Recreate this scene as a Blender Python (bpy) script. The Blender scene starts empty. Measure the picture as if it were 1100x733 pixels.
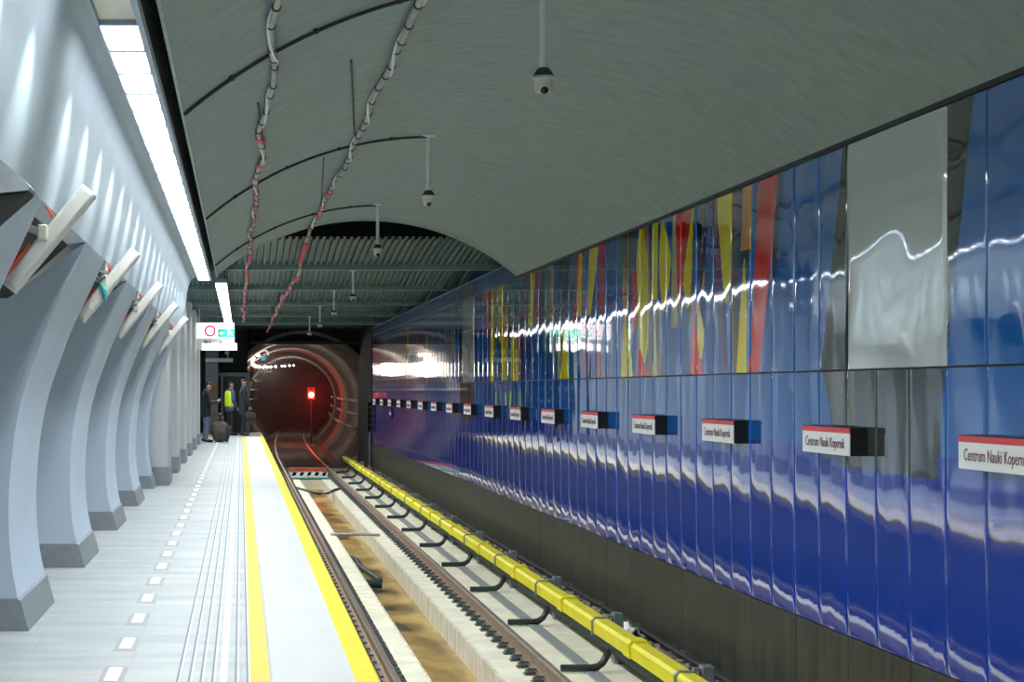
import bpy, bmesh, math, random
from mathutils import Vector, Matrix, noise
random.seed(7)
S = bpy.context.scene
COL = S.collection
PI = math.pi

# ------------------------------------------------------------------ materials
def newmat(name):
    m = bpy.data.materials.new(name); m.use_nodes = True
    nt = m.node_tree
    b = nt.nodes['Principled BSDF']
    return m, nt, b

def mat(name, col, rough=0.6, metal=0.0, var=0.0, scale=8.0, bump=0.0, stretch=(1,1,1), col2=None, spec=0.5, ior=1.5, detail=5.0, coat=0.0):
    """plain surface with a procedural noise in its own colour and relief"""
    m, nt, b = newmat(name)
    b.inputs['Roughness'].default_value = rough
    b.inputs['Metallic'].default_value = metal
    b.inputs['IOR'].default_value = ior
    b.inputs['Specular IOR Level'].default_value = spec
    if coat: b.inputs['Coat Weight'].default_value = coat; b.inputs['Coat Roughness'].default_value = 0.05
    tc = nt.nodes.new('ShaderNodeTexCoord')
    mp = nt.nodes.new('ShaderNodeMapping'); mp.inputs['Scale'].default_value = stretch
    nt.links.new(tc.outputs['Object'], mp.inputs['Vector'])
    nz = nt.nodes.new('ShaderNodeTexNoise'); nz.inputs['Scale'].default_value = scale; nz.inputs['Detail'].default_value = detail
    nt.links.new(mp.outputs['Vector'], nz.inputs['Vector'])
    rp = nt.nodes.new('ShaderNodeValToRGB')
    c1 = tuple(max(0, c*(1-var)) for c in col); c2 = tuple(c*(1+var) for c in col) if col2 is None else col2
    rp.color_ramp.elements[0].color = (*c1, 1); rp.color_ramp.elements[1].color = (*c2, 1)
    rp.color_ramp.elements[0].position = 0.32; rp.color_ramp.elements[1].position = 0.68
    nt.links.new(nz.outputs['Fac'], rp.inputs['Fac'])
    nt.links.new(rp.outputs['Color'], b.inputs['Base Color'])
    if bump:
        bp = nt.nodes.new('ShaderNodeBump'); bp.inputs['Strength'].default_value = bump; bp.inputs['Distance'].default_value = 0.01
        nt.links.new(nz.outputs['Fac'], bp.inputs['Height']); nt.links.new(bp.outputs['Normal'], b.inputs['Normal'])
    return m

def emat(name, col, strength):
    m, nt, b = newmat(name)
    b.inputs['Base Color'].default_value = (*col, 1)
    b.inputs['Emission Color'].default_value = (*col, 1)
    b.inputs['Emission Strength'].default_value = strength
    return m

M = {}
M['vault'] = mat('brushed concrete', (0.275,0.345,0.325), 0.85, var=0.10, scale=5.5, bump=0.10, stretch=(0.9,1.8,0.9), detail=12)
M['wallc'] = mat('painted concrete', (0.40,0.48,0.53), 0.75, var=0.05, scale=1.6, bump=0.06, stretch=(1,1,0.5))
M['colc'] = mat('pillar concrete', (0.53,0.63,0.74), 0.7, var=0.05, scale=1.5, bump=0.05, stretch=(1,1,0.3))
M['pier'] = mat('pale pier panel', (0.55,0.59,0.60), 0.5, var=0.04, scale=1.4, stretch=(1,1,0.3))
M['base'] = mat('grey plinth stone', (0.27,0.30,0.32), 0.5, var=0.08, scale=14)
M['black'] = mat('black lining', (0.010,0.012,0.013), 0.8, var=0.2, scale=5)
M['dark'] = mat('dark painted metal', (0.03,0.04,0.04), 0.5, var=0.15, scale=6)
M['housing'] = mat('grey housing', (0.30,0.35,0.38), 0.45, var=0.04, scale=5)
M['lampframe'] = mat('aluminium lamp frame', (0.26,0.33,0.42), 0.4, metal=0.3, var=0.04, scale=6)
M['yellow_edge'] = mat('yellow platform edge', (0.72,0.57,0.03), 0.6, var=0.07, scale=18)
M['yellow_line'] = mat('yellow guide line', (0.80,0.50,0.08), 0.6, var=0.07, scale=20)
M['rib'] = mat('pale tactile rib', (0.60,0.63,0.63), 0.5, var=0.03, scale=20)
M['white_paint'] = mat('white inlay', (0.95,0.95,0.95), 0.5, var=0.02, scale=20)
M['edge_floor'] = mat('pale edge slab', (0.50,0.51,0.50), 0.6, var=0.04, scale=3, stretch=(1,0.3,1))
M['groove'] = mat('grey groove', (0.17,0.21,0.24), 0.7, var=0.1, scale=20)
M['insert'] = mat('marker plate', (0.33,0.355,0.36), 0.5, var=0.04, scale=15)
M['slab'] = mat('track slab concrete', (0.82,0.78,0.60), 0.8, var=0.10, scale=3.5, bump=0.12)
M['channel'] = mat('wet brown channel', (0.22,0.13,0.03), 0.30, scale=1.6, bump=0.15, col2=(0.62,0.42,0.13), stretch=(1.4,0.6,1))
_nt = M['channel'].node_tree; _r = [n_ for n_ in _nt.nodes if n_.type == 'VALTORGB'][0].color_ramp
_e = _r.elements.new(0.05); _e.color = (0.03,0.028,0.02,1); _r.elements[1].position = 0.42; _e = _r.elements.new(0.36); _e.color = (0.05,0.045,0.03,1)
M['channelwall'] = mat('stained channel wall', (0.50,0.45,0.30), 0.75, scale=4, col2=(0.85,0.82,0.70), stretch=(1,1.8,0.35), bump=0.1)
M['rail'] = mat('rusty rail steel', (0.27,0.19,0.13), 0.6, metal=0.2, var=0.2, scale=9)
M['railtop'] = mat('rail running surface', (0.50,0.44,0.38), 0.32, metal=0.7, var=0.1, scale=5, stretch=(1,0.1,1))
M['clip'] = mat('dark rail clip', (0.085,0.10,0.105), 0.5, var=0.15, scale=20)
M['yellow_cover'] = mat('yellow cover', (0.90,0.80,0.02), 0.4, var=0.05, scale=6)
M['rubber'] = mat('black green rubber', (0.030,0.042,0.042), 0.42, var=0.15, scale=14)
M['steel'] = mat('galvanised steel', (0.30,0.34,0.36), 0.45, metal=0.6, var=0.08, scale=12)
M['plinthwall'] = mat('dark stone cladding', (0.016,0.017,0.016), 0.38, scale=3.0, col2=(0.052,0.049,0.040), stretch=(1,3.5,0.35), bump=0.05)
M['ballast'] = mat('dirty gravel', (0.36,0.31,0.25), 0.9, var=0.6, scale=14)
M['rag'] = mat('white plastic sheet', (0.85,0.86,0.87), 0.5, var=0.03, scale=10)
M['white_plastic'] = mat('white plastic', (0.70,0.73,0.74), 0.45, var=0.03, scale=10)
M['cream'] = mat('cream plastic', (0.60,0.60,0.52), 0.4, var=0.04, scale=10)
M['lens'] = mat('black glass', (0.006,0.006,0.007), 0.08, var=0.1, scale=10)
M['cable'] = mat('grey cable sheath', (0.34,0.35,0.33), 0.6, var=0.15, scale=10)
M['redwrap'] = mat('red tape', (0.62,0.05,0.07), 0.5, var=0.15, scale=12)
M['tie'] = mat('black tie', (0.02,0.022,0.022), 0.6, var=0.1, scale=10)
M['deck'] = mat('teal corrugated metal', (0.055,0.115,0.12), 0.5, metal=0.1, var=0.1, scale=2)
M['beam'] = mat('pale steel beam', (0.16,0.26,0.27), 0.5, var=0.06, scale=4)
M['frieze'] = mat('blue frieze', (0.012,0.075,0.22), 0.25, var=0.08, scale=3)
M['lightbox'] = mat('aluminium light box', (0.60,0.63,0.62), 0.4, metal=0.1, var=0.03, scale=8)
M['lightbox_face'] = mat('cream light box face', (0.74,0.72,0.66), 0.4, var=0.03, scale=6)
M['orange_wire'] = mat('orange red wire', (0.75,0.08,0.03), 0.5, var=0.08, scale=15)
M['teal_wire'] = mat('teal connector', (0.02,0.30,0.28), 0.5, var=0.08, scale=15)
M['signwhite'] = mat('white sign face', (0.80,0.82,0.82), 0.4, var=0.02, scale=10)
M['signred'] = mat('red sign band', (0.70,0.05,0.06), 0.4, var=0.04, scale=10)
M['signtext'] = mat('sign lettering', (0.22,0.10,0.13), 0.5, var=0.05, scale=10)
M['signback'] = mat('black sign housing', (0.008,0.009,0.012), 0.45, var=0.1, scale=10)
M['tunnel'] = mat('tunnel lining', (0.26,0.23,0.20), 0.75, var=0.25, scale=1.5, bump=0.1)
M['tunnelbed'] = mat('tunnel floor', (0.06,0.05,0.042), 0.7, var=0.25, scale=3)
M['hall'] = mat('hall wall', (0.70,0.72,0.72), 0.6, var=0.03, scale=2)
M['skin'] = mat('skin', (0.52,0.30,0.21), 0.55, var=0.05, scale=12)
M['hair'] = mat('dark hair', (0.02,0.015,0.012), 0.7, var=0.2, scale=30)
M['navy'] = mat('navy jacket cloth', (0.012,0.022,0.035), 0.85, var=0.15, scale=18)
M['jeans'] = mat('faded denim', (0.14,0.20,0.29), 0.85, var=0.12, scale=18)
M['khaki'] = mat('olive jacket cloth', (0.055,0.05,0.04), 0.85, var=0.2, scale=14)
M['bluecloth'] = mat('blue work jacket', (0.06,0.09,0.19), 0.85, var=0.12, scale=16)
M['hivis'] = mat('hi vis yellow', (0.72,0.86,0.03), 0.7, var=0.05, scale=12)
M['coat'] = mat('dark coat cloth', (0.018,0.020,0.022), 0.85, var=0.15, scale=16)
M['trouser'] = mat('dark trousers', (0.014,0.016,0.022), 0.85, var=0.15, scale=16)
M['shoe'] = mat('black shoe leather', (0.012,0.011,0.011), 0.5, var=0.15, scale=16)
M['service'] = mat('grey steel panel', (0.22,0.26,0.31), 0.35, scale=1.3, col2=(0.30,0.34,0.38), stretch=(1,1,2.0))
M['brown_reflection'] = mat('panel with painted brown reflection', (0.24,0.28,0.33), 0.4, scale=1.1, col2=(0.34,0.17,0.07), stretch=(0.6,1,2.4), detail=2)  # brown reflections are put into the panel colour
M['barred'] = mat('orange red board', (0.75,0.10,0.05), 0.5, var=0.05, scale=10)
M['bargreen'] = mat('green board', (0.03,0.22,0.20), 0.5, var=0.05, scale=10)
M['exitgreen'] = emat('green exit panel', (0.0,0.32,0.16), 0.9)
M['litwhite'] = emat('lit white sign panel', (0.95,0.97,1.0), 1.1)
M['ringred'] = emat('lit red ring', (0.80,0.01,0.06), 0.8)
M['lamp'] = emat('luminous diffuser', (0.93,0.97,1.0), 9.0)
M['halllamp'] = emat('hall diffuser', (0.95,0.98,1.0), 22.0)
M['lampoff'] = mat('unlit diffuser', (0.66,0.64,0.52), 0.5, scale=4, col2=(0.82,0.81,0.74), stretch=(2,0.6,1))
M['redlamp'] = emat('red signal lens', (1.0,0.03,0.015), 60.0)
M['bulb'] = emat('warm white bulb', (1.0,0.90,0.78), 9.0)
M['bluebox'] = mat('blue machine box', (0.03,0.16,0.30), 0.5, var=0.1, scale=8)

# platform floor: terrazzo-like slab with faint cross streaks and joints
m, nt, b = newmat('platform stone'); M['floor'] = m
tc = nt.nodes.new('ShaderNodeTexCoord')
mp = nt.nodes.new('ShaderNodeMapping'); mp.inputs['Scale'].default_value = (0.7, 2.6, 1)
nt.links.new(tc.outputs['Object'], mp.inputs['Vector'])
nz = nt.nodes.new('ShaderNodeTexNoise'); nz.inputs['Scale'].default_value = 1.3; nz.inputs['Detail'].default_value = 9
nt.links.new(mp.outputs['Vector'], nz.inputs['Vector'])
rp = nt.nodes.new('ShaderNodeValToRGB')
e = rp.color_ramp.elements
e[0].position = 0.34; e[0].color = (0.33,0.365,0.37,1); e[1].position = 0.66; e[1].color = (0.46,0.485,0.48,1)
k = e.new(0.74); k.color = (0.46,0.43,0.33,1)
nt.links.new(nz.outputs['Fac'], rp.inputs['Fac'])
bk = nt.nodes.new('ShaderNodeTexBrick'); bk.inputs['Scale'].default_value = 1.0
bk.offset = 0.5; bk.inputs['Brick Width'].default_value = 1.2; bk.inputs['Row Height'].default_value = 0.6
bk.inputs['Mortar Size'].default_value = 0.004
bk.inputs['Color1'].default_value = (1,1,1,1); bk.inputs['Color2'].default_value = (0.94,0.95,0.96,1); bk.inputs['Mortar'].default_value = (0.80,0.82,0.84,1)
nt.links.new(tc.outputs['Object'], bk.inputs['Vector'])
mx = nt.nodes.new('ShaderNodeMix'); mx.data_type = 'RGBA'; mx.blend_type = 'MULTIPLY'; mx.inputs['Factor'].default_value = 1
nt.links.new(rp.outputs['Color'], mx.inputs['A']); nt.links.new(bk.outputs['Color'], mx.inputs['B'])
nt.links.new(mx.outputs['Result'], b.inputs['Base Color'])
b.inputs['Roughness'].default_value = 0.42

# enamelled glass panels: artwork colour is a mesh attribute, the gloss is real
m, nt, b = newmat('glossy enamel'); M['enamel'] = m
at = nt.nodes.new('ShaderNodeAttribute'); at.attribute_name = 'art'
nt.links.new(at.outputs['Color'], b.inputs['Base Color'])
b.inputs['Roughness'].default_value = 0.05; b.inputs['IOR'].default_value = 1.68
b.inputs['Coat Weight'].default_value = 0.85; b.inputs['Coat IOR'].default_value = 1.6; b.inputs['Coat Roughness'].default_value = 0.03

# ------------------------------------------------------------------ mesh helpers
def link(o, parent=None):
    COL.objects.link(o)
    if parent is not None: o.parent = parent
    return o
def obj(name, bm, m, parent=None, smooth=False, mats=None):
    bmesh.ops.recalc_face_normals(bm, faces=bm.faces)
    me = bpy.data.meshes.new(name); bm.to_mesh(me); bm.free()
    for x in (mats or [m]): me.materials.append(x)
    if smooth:
        for p in me.polygons: p.use_smooth = True
    return link(bpy.data.objects.new(name, me), parent)
def tag(o, label=None, cat=None, group=None, kind=None):
    if label: o['label'] = label
    if cat: o['category'] = cat
    if group: o['group'] = group
    if kind: o['kind'] = kind
    return o
def thing(name, loc, label, cat, group=None, rot=(0,0,0)):
    o = bpy.data.objects.new(name, None); o.empty_display_size = 0.1
    link(o); o.location = loc; o.rotation_euler = rot
    return tag(o, label, cat, group)
def struct(name, bm, m, parent=None, smooth=False, mats=None):
    o = obj(name, bm, m, parent, smooth, mats)
    if parent is None: o['kind'] = 'structure'
    return o
def box(bm, x0, x1, y0, y1, z0, z1, bev=0.0, mi=0):
    vs = [bm.verts.new(p) for p in ((x0,y0,z0),(x1,y0,z0),(x1,y1,z0),(x0,y1,z0),(x0,y0,z1),(x1,y0,z1),(x1,y1,z1),(x0,y1,z1))]
    fs = [bm.faces.new([vs[i] for i in q]) for q in ((0,3,2,1),(4,5,6,7),(0,1,5,4),(1,2,6,5),(2,3,7,6),(3,0,4,7))]
    for f in fs: f.material_index = mi
    if bev:
        es = {e for f in fs for e in f.edges}
        r = bmesh.ops.bevel(bm, geom=list(es), offset=bev, segments=2, affect='EDGES', profile=0.5)
        for f in r['faces']: f.material_index = mi
    return vs
def B(*a, **k):
    bm = bmesh.new(); box(bm, *a, **k); return bm
def prism(bm, poly, y0, y1, mi=0):
    """extrude an x,z polygon along the track"""
    a = [bm.verts.new((x,y0,z)) for x,z in poly]; c = [bm.verts.new((x,y1,z)) for x,z in poly]
    n = len(poly); fs = []
    fs.append(bm.faces.new(a[::-1])); fs.append(bm.faces.new(c))
    for i in range(n): fs.append(bm.faces.new((a[i],a[(i+1)%n],c[(i+1)%n],c[i])))
    for f in fs: f.material_index = mi
    return fs
def frame(d):
    d = d.normalized(); u = Vector((0,0,1)) if abs(d.z) < 0.9 else Vector((1,0,0))
    a = d.cross(u).normalized(); return a, d.cross(a).normalized()
def tube(bm, pts, r, n=8, cap=True):
    pts = [Vector(p) for p in pts]; rings = []
    rr = r if isinstance(r,(list,tuple)) else [r]*len(pts)
    a = None
    for i,p in enumerate(pts):
        d = (pts[min(i+1,len(pts)-1)] - pts[max(i-1,0)]).normalized()
        if a is None: a, c = frame(d)
        else:
            a = (a - d*a.dot(d)).normalized(); c = d.cross(a)
        rings.append([bm.verts.new(p + (a*math.cos(2*PI*k/n) + c*math.sin(2*PI*k/n))*rr[i]) for k in range(n)])
    for i in range(len(rings)-1):
        for k in range(n): bm.faces.new((rings[i][k],rings[i][(k+1)%n],rings[i+1][(k+1)%n],rings[i+1][k]))
    if cap: bm.faces.new(rings[0][::-1]); bm.faces.new(rings[-1])
def lathe(bm, prof, c=(0,0,0), n=20):
    """profile of (radius, z), turned about a vertical axis"""
    c = Vector(c); rings = []
    for r,z in prof:
        rings.append([bm.verts.new(c + Vector((max(r,1e-4)*math.cos(2*PI*k/n), max(r,1e-4)*math.sin(2*PI*k/n), z))) for k in range(n)])
    for i in range(len(rings)-1):
        for k in range(n): bm.faces.new((rings[i][k],rings[i][(k+1)%n],rings[i+1][(k+1)%n],rings[i+1][k]))
    bm.faces.new(rings[0][::-1]); bm.faces.new(rings[-1])
def ball(bm, c, r, n=12, sc=(1,1,1)):
    bmesh.ops.create_uvsphere(bm, u_segments=n, v_segments=max(6,n*2//3), radius=1, matrix=Matrix.Translation(c) @ Matrix.Diagonal((r*sc[0],r*sc[1],r*sc[2],1)))
def all_children(o):
    out = []
    for c in o.children: out.append(c); out += all_children(c)
    return out
def copy_tree(o, parent=None):
    c = o.copy(); COL.objects.link(c)
    if parent is not None: c.parent = parent
    for ch in list(o.children): copy_tree(ch, c)
    return c
ONES = ['','first','second','third','fourth','fifth','sixth','seventh','eighth','ninth','tenth','eleventh','twelfth','thirteenth','fourteenth','fifteenth','sixteenth','seventeenth','eighteenth','nineteenth']
TENS = {2:'twenty',3:'thirty',4:'forty',5:'fifty',6:'sixty'}
def nth(n):
    if n < 20: return ONES[n]
    t, o = divmod(n,10)
    return (TENS[t][:-1]+'ieth') if o == 0 else TENS[t]+' '+ONES[o]

# ------------------------------------------------------------------ camera
EYE = 1.5
F = 1900.0
cam = bpy.data.cameras.new('camera'); co = bpy.data.objects.new('camera', cam); COL.objects.link(co)
co.location = (0,0,EYE); co.rotation_euler = (PI/2,0,0)
cam.sensor_width = 36; cam.lens = F/1100*36
cam.shift_x = (550-259)/1100; cam.shift_y = (419-366.5)/1100
cam.clip_end = 400; cam.clip_start = 0.05
S.camera = co

Y0, YEND = -8.0, 62.5
WX = 4.17            # face of the right-hand wall
RAILZ = -1.10
SLABZ = -1.27

# ------------------------------------------------------------------ platform
bm = bmesh.new()
prism(bm, [(-9,0),(0.163,0),(0.163,-0.16),(-9,-0.16)], Y0, YEND)
floor = struct('floor', bm, M['floor'])
bm = bmesh.new()
prism(bm, [(0.163,0.001),(0.592,0.001),(0.592,-0.16),(0.163,-0.16)], Y0, YEND)
obj('edge_slab', bm, M['edge_floor'], floor)
bm = bmesh.new()
prism(bm, [(0.592,0.002),(0.712,0.002),(0.722,-0.008),(0.722,-0.10),(0.592,-0.10)], Y0, YEND)
tag(obj('yellow_edge', bm, M['yellow_edge'], floor), 'bright yellow platform edge strip')
obj('guide_line', B(0.046,0.150,Y0,YEND,-0.004,0.003), M['yellow_line'], floor)['label'] = 'orange yellow guide line along the platform'
# grooved tactile field: ribs with dark grooves between
bm = bmesh.new()
for i in range(7):
    x = -0.335 + i*0.0605
    box(bm, x, x+0.010, Y0, YEND, -0.003, 0.0015)
obj('groove', bm, M['groove'], floor)
bm = bmesh.new()
for i in range(7):
    x = -0.335 + i*0.0605
    box(bm, x+0.011, x+0.021, Y0, YEND, -0.003, 0.004)
box(bm, -0.110, -0.082, Y0, YEND, -0.003, 0.0025)
obj('tactile_rib', bm, M['rib'], floor)
bm = bmesh.new()
prism(bm, [(0.55,-0.16),(0.60,-0.16),(0.60,-1.5),(0.55,-1.5)], Y0, YEND)
struct('wall_platform', bm, M['groove'])

# floor markers in a row
def floor_marker():
    t = thing('floor_marker', (-0.672,9.0,0), '', 'floor marker', 'white floor markers in a row along the platform')
    obj('mount_plate', B(-0.065,0.065,-0.30,0.26,-0.003,0.002), M['insert'], t)
    obj('lens', B(-0.036,0.036,-0.21,0.21,-0.001,0.006,bev=0.002), M['white_paint'], t)
    return t
fm0 = floor_marker()
y = 1900*1.5/306.0; n = 1
while y < 58:
    t = fm0 if n == 1 else copy_tree(fm0)
    t.location = (-0.672, y, 0)
    t['label'] = 'white rectangular floor marker, %s from the near end of the dashed row' % nth(n)
    y += 1.14; n += 1

# ------------------------------------------------------------------ left wall with curved pillars
PROF = [(-1.330,0.0),(-1.375,0.16),(-1.415,0.33),(-1.437,0.50),(-1.446,0.66),(-1.445,0.83),(-1.434,1.0),(-1.415,1.18),(-1.38,1.38),(-1.33,1.56),(-1.272,1.72),(-1.193,1.93),(-1.07,2.19),(-0.965,2.42)]
UPPER = [(-0.965,2.42),(-0.928,2.56),(-0.893,2.72),(-0.865,2.88),(-0.842,3.02),(-0.815,3.14),(-0.77,3.225),(-0.69,3.262)]
YV0, YV1 = Y0, 27.0
P0, PITCH, PLEN = 11.0, 3.93, 1.5
bm = bmesh.new()
def curve_interp(pts, n=4):
    """Catmull-Rom through the points"""
    out = []
    P = [pts[0]] + list(pts) + [pts[-1]]
    for i in range(1, len(P)-2):
        for k in range(n):
            t = k/n
            q = []
            for a in range(2):
                p0,p1,p2,p3 = P[i-1][a],P[i][a],P[i+1][a],P[i+2][a]
                q.append(0.5*((2*p1)+(-p0+p2)*t+(2*p0-5*p1+4*p2-p3)*t*t+(-p0+3*p1-3*p2+p3)*t**3))
            out.append(tuple(q))
    out.append(tuple(pts[-1])); return out
up = curve_interp(UPPER)
poly = up + [(-0.69,3.36),(-0.98,3.36),(-1.06,2.95),(-1.08,2.62),(-1.085,2.40)]
prism(bm, poly, YV0, YV1+0.6)
wall_left = struct('wall_left', bm, M['wallc'], smooth=False)
lo = curve_interp(PROF)
# dark sloping soffits in the openings
k0 = -4
for i in range(k0, 5):
    ya = P0 + PITCH*(i-1) + PLEN; yb = P0 + PITCH*i
    bm = bmesh.new()
    prism(bm, [(-1.06,2.415),(-1.45,2.07),(-2.6,2.07),(-2.6,2.2),(-1.5,2.2),(-1.085,2.52)], ya, yb)
    obj('soffit_panel', bm, M['black'], wall_left)
pc = 0
def curved_pillar(i):
    y0 = P0 + PITCH*i
    t = thing('curved_pillar', (0,y0,0), '', 'pillar', 'curved concrete pillars along the platform')
    bm = bmesh.new()
    poly = [p for p in lo if p[1] >= 0.19] + [(-1.45,2.07),(-2.25,2.07),(-2.25,0.19)]
    prism(bm, poly, 0, PLEN)
    es = [e for e in bm.edges if abs(e.verts[0].co.y-e.verts[1].co.y) < 1e-6 and all(v.co.x > -1.4475 and (v.co.z < 2.4) for v in e.verts) and not all(v.co.z < 0.2 for v in e.verts)]
    bmesh.ops.bevel(bm, geom=es, offset=0.022, segments=3, affect='EDGES', profile=0.5)
    obj('shaft', bm, M['colc'], t)
    bm = bmesh.new()
    poly = [(-1.318,0.0),(-1.372,0.19),(-1.39,0.20),(-2.27,0.20),(-2.27,0.0)]
    prism(bm, poly, -0.012, PLEN+0.012)
    obj('plinth', bm, M['base'], t)
    return t
cp = curved_pillar(0)
names = {0:'nearest curved grey pillar, cut by the left edge of the photo', 1:'second curved grey pillar from the near end', 2:'third curved grey pillar from the near end', 3:'fourth curved grey pillar from the near end', 4:'farthest curved grey pillar, just before the straight piers'}
for i in range(5):
    t = cp if i == 0 else copy_tree(cp)
    t.location = (0, P0+PITCH*i, 0); t['label'] = names[i]
    if i == 4: t.scale = (1,0.62,1)
# pillars the photo shows only in the wall's reflection side: keep the row going behind the camera
for i in (-1,):
    t = copy_tree(cp); t.location = (0, P0+PITCH*i, 0); t['label'] = 'curved grey pillar of which only the top shows at the left edge' if i == -1 else 'curved grey pillar next to the camera, outside the left edge'

# straight piers
def pier():
    t = thing('straight_pier', (0,0,0), '', 'pier', 'straight pale piers beyond the curved pillars')
    obj('shaft', B(-1.95,-1.145,0,1.25,0.29,3.5,bev=0.012), M['pier'], t)
    obj('plinth', B(-1.96,-1.13,-0.012,1.262,0,0.29,bev=0.008), M['base'], t)
    return t
pr = pier()
for i in range(6):
    t = pr if i == 0 else copy_tree(pr)
    t.location = (0, 27.75+4.1*i, 0)
    t['label'] = 'straight pale pier with a grey plinth, %s beyond the curved pillars' % nth(i+1)
t = thing('junction_box', (-1.36,27.75,1.98), 'small dark grey box on the front of the first straight pier', 'box')
obj('case', B(-0.055,0.055,-0.09,0,0,0.17,bev=0.008), M['base'], t); obj('lid', B(-0.045,0.045,-0.098,-0.09,0.015,0.155), M['dark'], t)

# hall behind the pillars
struct('wall_hall', B(-9.2,-9.0,Y0,YEND,0,4), M['hall'])
struct('ceiling_hall', B(-9.0,-2.3,Y0,YEND,3.5,3.6), M['hall'])
tr = bmesh.new(); 
for i in range(8):
    y = 12 + i*6.5
    t = thing('hall_ceiling_light', (-4.6,y,3.5), 'long ceiling light in the hall behind the pillars, %s from the near end' % nth(i+1), 'ceiling light', 'hall ceiling lights')
    obj('case', B(-0.12,0.12,-1.6,1.6,-0.08,0), M['housing'], t)
    obj('diffuser', B(-0.10,0.10,-1.55,1.55,-0.09,-0.08), M['halllamp'], t)

# ------------------------------------------------------------------ lamp row along the ceiling edge
HL = EYE+1.74
LX0, LX1 = -0.690, -0.462
bm = bmesh.new()
box(bm, LX0, LX0+0.018, YV0, 28.05, HL-0.012, HL+0.16)
struct('trim_1', bm, M['lampframe'])
bm = bmesh.new()
box(bm, LX1-0.03, LX1, YV0, 28.05, HL-0.012, HL+0.16)
struct('trim_2', bm, M['lampframe'])
bm = bmesh.new()
box(bm, LX1+0.001, LX1+0.012, YV0, 28.05, HL-0.005, HL+0.45)
box(bm, LX0, -0.30, YV0, 28.05, HL+0.45, HL+0.47)
struct('trim_3', bm, M['dark'])  # recess side painted dark to stand in for its shade
def lamp_unit(lit, label, n):
    t = thing('ceiling_light', (0,0,0), label, 'ceiling light', 'light panels in the row along the platform ceiling')
    bm = bmesh.new()
    xa, xb = LX0+0.019, LX1-0.031
    box(bm, xa, xb, 0, 0.022, HL-0.010, HL+0.09); box(bm, xa, xb, 0.633, 0.655, HL-0.010, HL+0.09)
    box(bm, xa, xb, 0.022, 0.633, HL+0.08, HL+0.10)
    obj('frame', bm, M['lampframe'], t)
    obj('diffuser', B(xa+0.002, xb-0.002, 0.024, 0.631, HL+0.012, HL+0.02), M['lamp'] if lit else M['lampoff'], t)
    return t
lu = lamp_unit(True, '', 1); off = lamp_unit(False, 'unlit beige ceiling light panel at the near end of the lit row', 0)
off.location = (0, 8.39-0.655, 0)
def wash(y):
    """added spot for one of the light fans on the curved wall"""
    l = bpy.data.lights.new('wall_wash','SPOT'); l.energy = 33; l.color = (0.88,0.96,1.0)
    l.spot_size = math.radians(62); l.spot_blend = 1.0; l.shadow_soft_size = 0.02
    o = bpy.data.objects.new('wall_wash', l); COL.objects.link(o)
    o.location = (-0.56, y, HL-0.05)
    d = Vector((-0.98,y,2.30)) - Vector(o.location)
    o.rotation_euler = d.to_track_quat('-Z','Y').to_euler()
def beam(y, x=-0.577, sxx=0.19, syy=0.60, p=20.0, z=HL+0.006, tilt=-24):
    """added area light at a panel, narrowed and tilted to brighten the track"""
    l = bpy.data.lights.new('panel_beam','AREA'); l.shape = 'RECTANGLE'; l.size = sxx; l.size_y = syy
    l.energy = p; l.color = (0.93,0.98,1.0); l.spread = math.radians(125)
    o = bpy.data.objects.new('panel_beam', l); COL.objects.link(o)
    o.location = (x, y, z); o.rotation_euler = (0, math.radians(tilt), 0)
for n in range(30):
    t = lu if n == 0 else copy_tree(lu)
    t.location = (0, 8.39+0.655*n, 0)
    t['label'] = 'lit white ceiling light panel, %s of its row counted from the near end' % nth(n+1)
    beam(8.39+0.655*n+0.33)
# the row goes on behind the camera
for n in range(1,12):
    t = copy_tree(lu); t.location = (0, 8.39-0.655*(n+1)-0.01*0, 0)
    t['label'] = 'lit white ceiling light panel before the unlit one, %s toward the near side' % nth(n)
    beam(8.39-0.655*(n+1)+0.33)
for n in range(20): wash(8.39+0.45+0.9825*n)
for n in range(6): wash(7.25-0.9825*n)
# second row, beyond the vault
def far_lamp():
    t = thing('ceiling_light', (0,0,0), '', 'ceiling light', 'far row of ceiling light panels')
    obj('frame', B(-0.43,-0.23,0,1.46,HL+0.005,HL+0.08,bev=0.01), M['lampframe'], t)
    obj('diffuser', B(-0.42,-0.24,0.02,1.44,HL-0.012,HL+0.004), M['lamp'], t)
    r = obj('hanger', B(-0.34,-0.32,0.7,0.72,HL+0.08,HL+0.40), M['lampframe'], t)
    return t
fl = far_lamp()
for n in range(19):  # farthest panels are unseen, added to brighten the platform end
    t = fl if n == 0 else copy_tree(fl)
    t.location = (0, 28.9+1.5*n, 0)
    t['label'] = 'narrow lit ceiling light of the far row, %s from the near end' % nth(n+1)
    beam(28.9+1.5*n+0.73, -0.33, 0.18, 1.4, 48.0, HL-0.02)

# ------------------------------------------------------------------ vault
VR, VCX, VH = 3.49, 1.90, EYE+2.56
def vz(x): return VH - (VR - math.sqrt(VR*VR-(x-VCX)**2))
bm = bmesh.new()
xs = [-0.36 + (4.30+0.36)*i/48 for i in range(49)]
inner = [(x, vz(x)) for x in xs]; outer = [(x, vz(x)+0.25) for x in xs]
ys = [YV0 + (26.8-YV0)*i/40 for i in range(41)]
prev = None; first = None
for yy in ys:
    a = [bm.verts.new((x,yy,z)) for x,z in inner]
    if prev:
        for i in range(48): bm.faces.new((prev[i],prev[i+1],a[i+1],a[i]))
    else: first = a
    prev = a
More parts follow.
